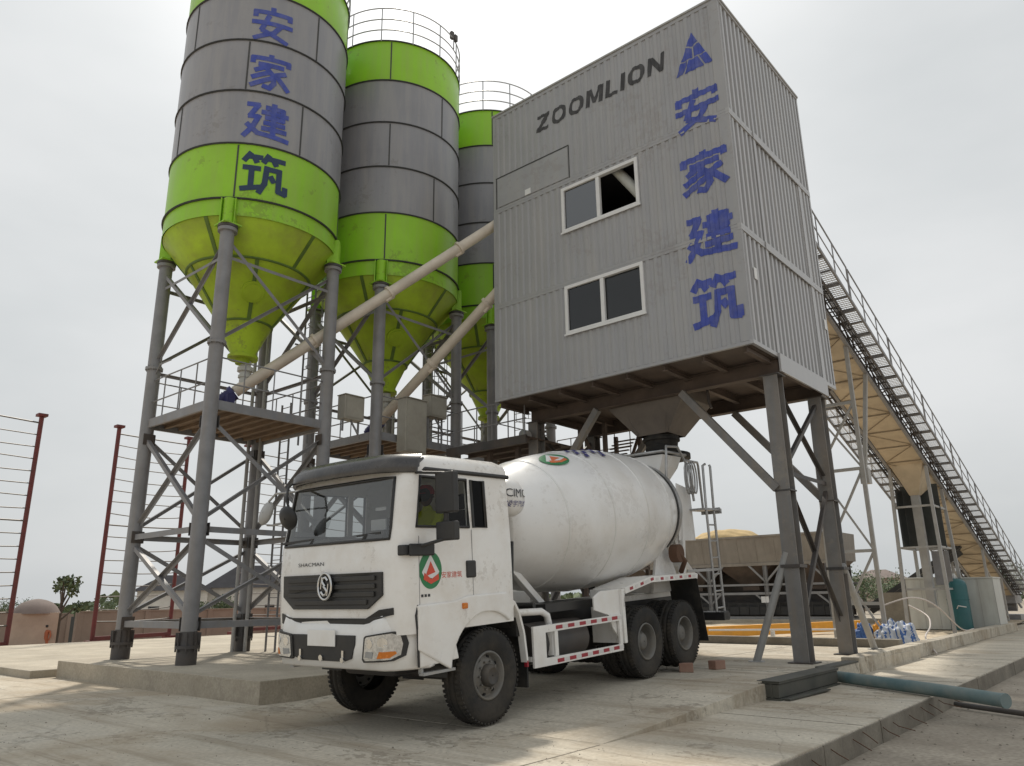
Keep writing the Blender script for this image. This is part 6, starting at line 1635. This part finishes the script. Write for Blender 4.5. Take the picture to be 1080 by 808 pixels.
wallrun('boundary wall stretch between the domed hut and the dark gate', ray(40, 68), ray(72, 68), 2.35)
wallrun('long brown boundary wall running from the dark gate to behind the silos', ray(82, 63), ray(520, 75), 2.5)
x, y = ray(77, 65); gt = thing('gate', 'dark metal gate leaf standing ajar in the boundary wall', 'gate', (x, y, gz(x, y)))
mb = MB(); mb.bar((x - .5, y, gz(x, y) + 1.1), (x + .5, y + .5, gz(x, y) + 1.1), .06, 2.2); mb.build('leaf', 'sheet_black', gt)
mb = MB(); mb.bar((x + .55, y + .55, gz(x, y)), (x + .55, y + .55, gz(x, y) + 2.5), .16); mb.build('gate_post', 'fence_red', gt)
x, y = ray(36, 58); z = gz(x, y); hut = thing('domed_hut', 'tan hut with a low domed roof left of the small tree', 'hut', (x, y, z))
dv = Vector((x - 5.81, y + 14.62, 0)).normalized(); sv_ = Vector((-dv.y, dv.x, 0))
mb = MB(); mb.bar(Vector((x, y, z + 1.25)) - sv_ * 1.25, Vector((x, y, z + 1.25)) + sv_ * 1.25, 2.2, 2.5); mb.build('wall', 'plaster_tan', hut)
mb = MB(); mb.lathe([(1.35, 2.45), (1.3, 2.55), (1.12, 2.85), (.85, 3.1), (.5, 3.25), (.2, 3.32), (.01, 3.34)], 32, (x, y, z)); mb.build('roof', 'roof_dome', hut)
def house(label, px, d, w, dep, hw, hr, mw='plaster', win=3, hip=.35, mr='roof_dark'):
    x, y = ray(px, d); z = gz(x, y) + .55; t = thing('house', label, 'house', (x, y, z), group='houses beyond the boundary wall')
    dv = Vector((x - 5.81, y + 14.62, 0)).normalized(); dv = (dv + Vector((.25, -.1, 0))).normalized(); sv = Vector((dv.y, -dv.x, 0)); c = Vector((x, y, z))
    F_ = lambda a, b, h: c + sv * a + dv * b + Vector((0, 0, h))
    mb = MB(); vs = [F_(a, b, h) for h in (-1.0, hw) for a, b in ((-w / 2, 0), (w / 2, 0), (w / 2, dep), (-w / 2, dep))]; mb.add(vs, [(0, 1, 5, 4), (1, 2, 6, 5), (2, 3, 7, 6), (3, 0, 4, 7)]); mb.build('wall', mw, t)
    mb = MB(); e = .5; r = w / 2 * hip
    vs = [F_(-w / 2 - e, -e, hw), F_(w / 2 + e, -e, hw), F_(w / 2 + e, dep + e, hw), F_(-w / 2 - e, dep + e, hw), F_(-r, dep / 2, hw + hr), F_(r, dep / 2, hw + hr)]
    mb.add(vs, [(0, 1, 5, 4), (1, 2, 5), (2, 3, 4, 5), (3, 0, 4), (3, 2, 1, 0)]); mb.build('roof', mr, t)
    for k in range(win):
        a = -w / 2 + w * (k + .5) / win; mb = MB(); vs = [F_(a - .5, -.03, 1.0), F_(a + .5, -.03, 1.0), F_(a + .5, -.03, 2.2), F_(a - .5, -.03, 2.2)]
        mb.add(vs + [v + dv * .02 for v in vs], [(0, 1, 2, 3), (7, 6, 5, 4), (0, 4, 5, 1), (1, 5, 6, 2), (2, 6, 7, 3), (3, 7, 4, 0)]); mb.build('window', 'window_dark', t)
    return t
house('small white house with a dark hipped roof seen left of the front silo leg', 178, 86, 6.5, 6, 3.7, 1.6, win=2)
house('large white house with a broad dark roof seen between the silo legs', 268, 90, 10.5, 8, 4.0, 2.5, win=4, hip=.5)
house('white house with dark roof partly behind the truck cab', 345, 98, 9, 7, 3.4, 2.3, win=3)
house('far pale house beyond the right-hand trestle legs', 921, 150, 7, 6, 4.9, 1.5, 'plaster_tan', win=3, mr='roof_dome')
def tree(name, label, px, d, h, cr, n, leafm='leaf', seed=1, sparse=False, base=None, group='trees beyond the wall'):
    rnd = random.Random(seed); x, y = ray(px, d); z = gz(x, y); t = thing(name, label, 'tree', (x, y, z), group=group); c = Vector((x, y, z))
    tr = MB(); th = h * (.62 if sparse else .5)
    tr.tube(c, c + Vector((.02 * h, 0, th)), .035 * h * .7, 8, r2=.02 * h); lf = MB(); clumps = []
    nb_ = 7 if sparse else 9
    for k in range(nb_):
        a = rnd.uniform(0, 6.28); el = rnd.uniform(.7, 1.35) if sparse else rnd.uniform(.25, 1.2); ln = cr * rnd.uniform(.6, 1.05); st = c + Vector((.02 * h, 0, th * rnd.uniform(.55, 1)))
        e = st + Vector((math.cos(a) * math.cos(el) * ln, math.sin(a) * math.cos(el) * ln, math.sin(el) * ln)); tr.tube(st, e, .014 * h, 6, r2=.006 * h); clumps.append((e, cr * rnd.uniform(.2, .34) if sparse else cr * rnd.uniform(.35, .6)))
    if not sparse:
        for k in range(6): clumps.append((c + Vector((rnd.uniform(-1, 1) * cr * .6, rnd.uniform(-1, 1) * cr * .6, h - cr * rnd.uniform(.3, 1.1))), cr * rnd.uniform(.35, .55)))
    for k in range(n):
        e, r = rnd.choice(clumps); v = Vector((rnd.gauss(0, 1), rnd.gauss(0, 1), rnd.gauss(0, .8))); v = v.normalized() * r * rnd.random() ** .4
        p = e + v; s = h * rnd.uniform(.018, .038); a1 = Vector((rnd.gauss(0, 1), rnd.gauss(0, 1), rnd.gauss(0, 1))).normalized(); a2 = a1.orthogonal().normalized()
        lf.add([p - a1 * s, p + a2 * s * .6, p + a1 * s, p - a2 * s * .6], [(0, 1, 2, 3)], rnd.randint(0, 1))
    tr.build('trunk', 'bark', t); lf.build('crown', ['leaf', 'leaf_light'] if leafm == 'leaf' else [leafm, 'leaf'], t, keep=True)
tree('young_tree', 'small sparse young tree behind the wall at the left', 61, 60, 5.2, 1.7, 420, sparse=True, seed=4)
k = 0
for px, d, h, cr, lb in ((112, 98, 2.9, 2.2, 'low bushy tree right of the second red post'), (130, 104, 3.3, 2.4, 'bushy tree just left of the nearest silo leg'), (232, 76, 3.6, 1.6, 'yellow-green bush in front of the large white house'), (208, 82, 3.4, 1.4, 'dark bush between the two white houses'), (10, 110, 3.3, 2.2, 'dark bush above the wall at the left edge'),
    (948, 88, 3.3, 1.9, 'round green tree beside the far trestle'), (905, 130, 5.5, 3.5, 'pale far tree left of the pale house'), (934, 140, 5.5, 3.5, 'pale far tree right of the pale house'), (300, 110, 5.0, 3.0, 'bushy tree behind the large white house'), (1076, 120, 5.0, 3.5, 'far tree below the foot of the conveyor')):
    tree('bushy_tree', lb, px, d, h, cr, 1500, seed=20 + k); k += 1
# far tree line as one mass
lf = MB(); rnd = random.Random(99)
for i in range(5200):
    a = rnd.uniform(-.35, 1.75); d = rnd.uniform(215, 270); hd = math.atan2(.7343, -.6216) - a + .35; x = 5.81 + d * math.cos(hd); y = -14.62 + d * math.sin(hd)
    p = Vector((x, y, -1.6 + (3.2 + 1.5 * math.sin(a * 37) + 1.2 * math.sin(a * 91)) * rnd.random() ** .6)); s = rnd.uniform(.6, 1.3); a1 = Vector((rnd.gauss(0, 1), rnd.gauss(0, 1), rnd.gauss(0, .6))).normalized(); a2 = a1.orthogonal().normalized()
    lf.add([p - a1 * s, p + a2 * s, p + a1 * s, p - a2 * s], [(0, 1, 2, 3)], rnd.randint(0, 1))
o = lf.build('tree_line', ['leaf', 'leaf_light'], keep=True); o['kind'] = 'stuff'; o['label'] = 'low far tree line on the horizon'; o['category'] = 'trees'
# person by the wall
x, y = ray(50, 57); z = gz(x, y)
Jp = [(x, y, z + .92, .15, .12), (x, y, z + 1.15, .16, .12), (x, y, z + 1.36, .18, .12), (x, y, z + 1.48, .06), (x, y, z + 1.55, .05), (x - .2, y - .12, z + 1.38, .06), (x - .27, y - .16, z + 1.1, .05), (x - .2, y - .22, z + .88, .035), (x - .19, y - .24, z + .8, .03), (x + .2, y + .12, z + 1.38, .06), (x + .27, y + .16, z + 1.1, .05), (x + .25, y + .1, z + .88, .035), (x + .25, y + .08, z + .8, .03),
      (x - .09, y - .05, z + .85, .10), (x - .10, y - .06, z + .48, .07), (x - .10, y - .06, z + .07, .05), (x - .02, y - .2, z + .04, .04), (x + .09, y + .05, z + .85, .10), (x + .11, y + .07, z + .48, .07), (x + .12, y + .07, z + .07, .05), (x + .2, y - .06, z + .04, .04)]
Ep = [(0, 1), (1, 2), (2, 3), (3, 4), (2, 5), (5, 6), (6, 7), (7, 8), (2, 9), (9, 10), (10, 11), (11, 12), (0, 13), (13, 14), (14, 15), (15, 16), (0, 17), (17, 18), (18, 19), (19, 20)]
pr, off = person('person', 'small far person in orange clothing standing by the boundary wall', Jp, Ep, None, None, None, 'skin', 'shirt_orange')
head(pr, off, (x, y, z + 1.66), .115, (.6, -.8, 0))
# scattered grit on the concrete
mb = MB(); rnd = random.Random(5)
for i in range(1400):
    x = rnd.uniform(-9, 2.5); y = rnd.uniform(-13, -7.5) if rnd.random() < .6 else rnd.uniform(-8, 0)
    if x > -5 and y > -7.4 and x < .9: zz = .02 + .2 * max(0, min(1, (y + 7.35) / 4.25)) * 1.02
    else: zz = 0.0
    if -13 < x < -5.1 and y > -7.75: continue
    r = rnd.uniform(.003, .011) * (2.2 if rnd.random() < .03 else 1)
    vs = [(x + r * rnd.uniform(.6, 1.2) * a, y + r * rnd.uniform(.6, 1.2) * b, zz + r * c) for a, b, c in ((1, 0, .1), (0, 1, .1), (-1, 0, .1), (0, -1, .1), (0, 0, .9))]
    mb.add(vs, [(0, 1, 4), (1, 2, 4), (2, 3, 4), (3, 0, 4)])
for i in range(500):
    x = rnd.uniform(2.75, 7); y = rnd.uniform(-10, 4); r = rnd.uniform(.004, .02); zz = -.27
    vs = [(x + r * a, y + r * b, zz + r * c) for a, b, c in ((1, 0, .1), (0, 1, .1), (-1, 0, .1), (0, -1, .1), (0, 0, .9))]; mb.add(vs, [(0, 1, 4), (1, 2, 4), (2, 3, 4), (3, 0, 4)])
o = mb.build('loose_grit', 'concrete_edge', keep=True); o['kind'] = 'stuff'; o['label'] = 'loose grit scattered over the concrete'; o['category'] = 'grit'
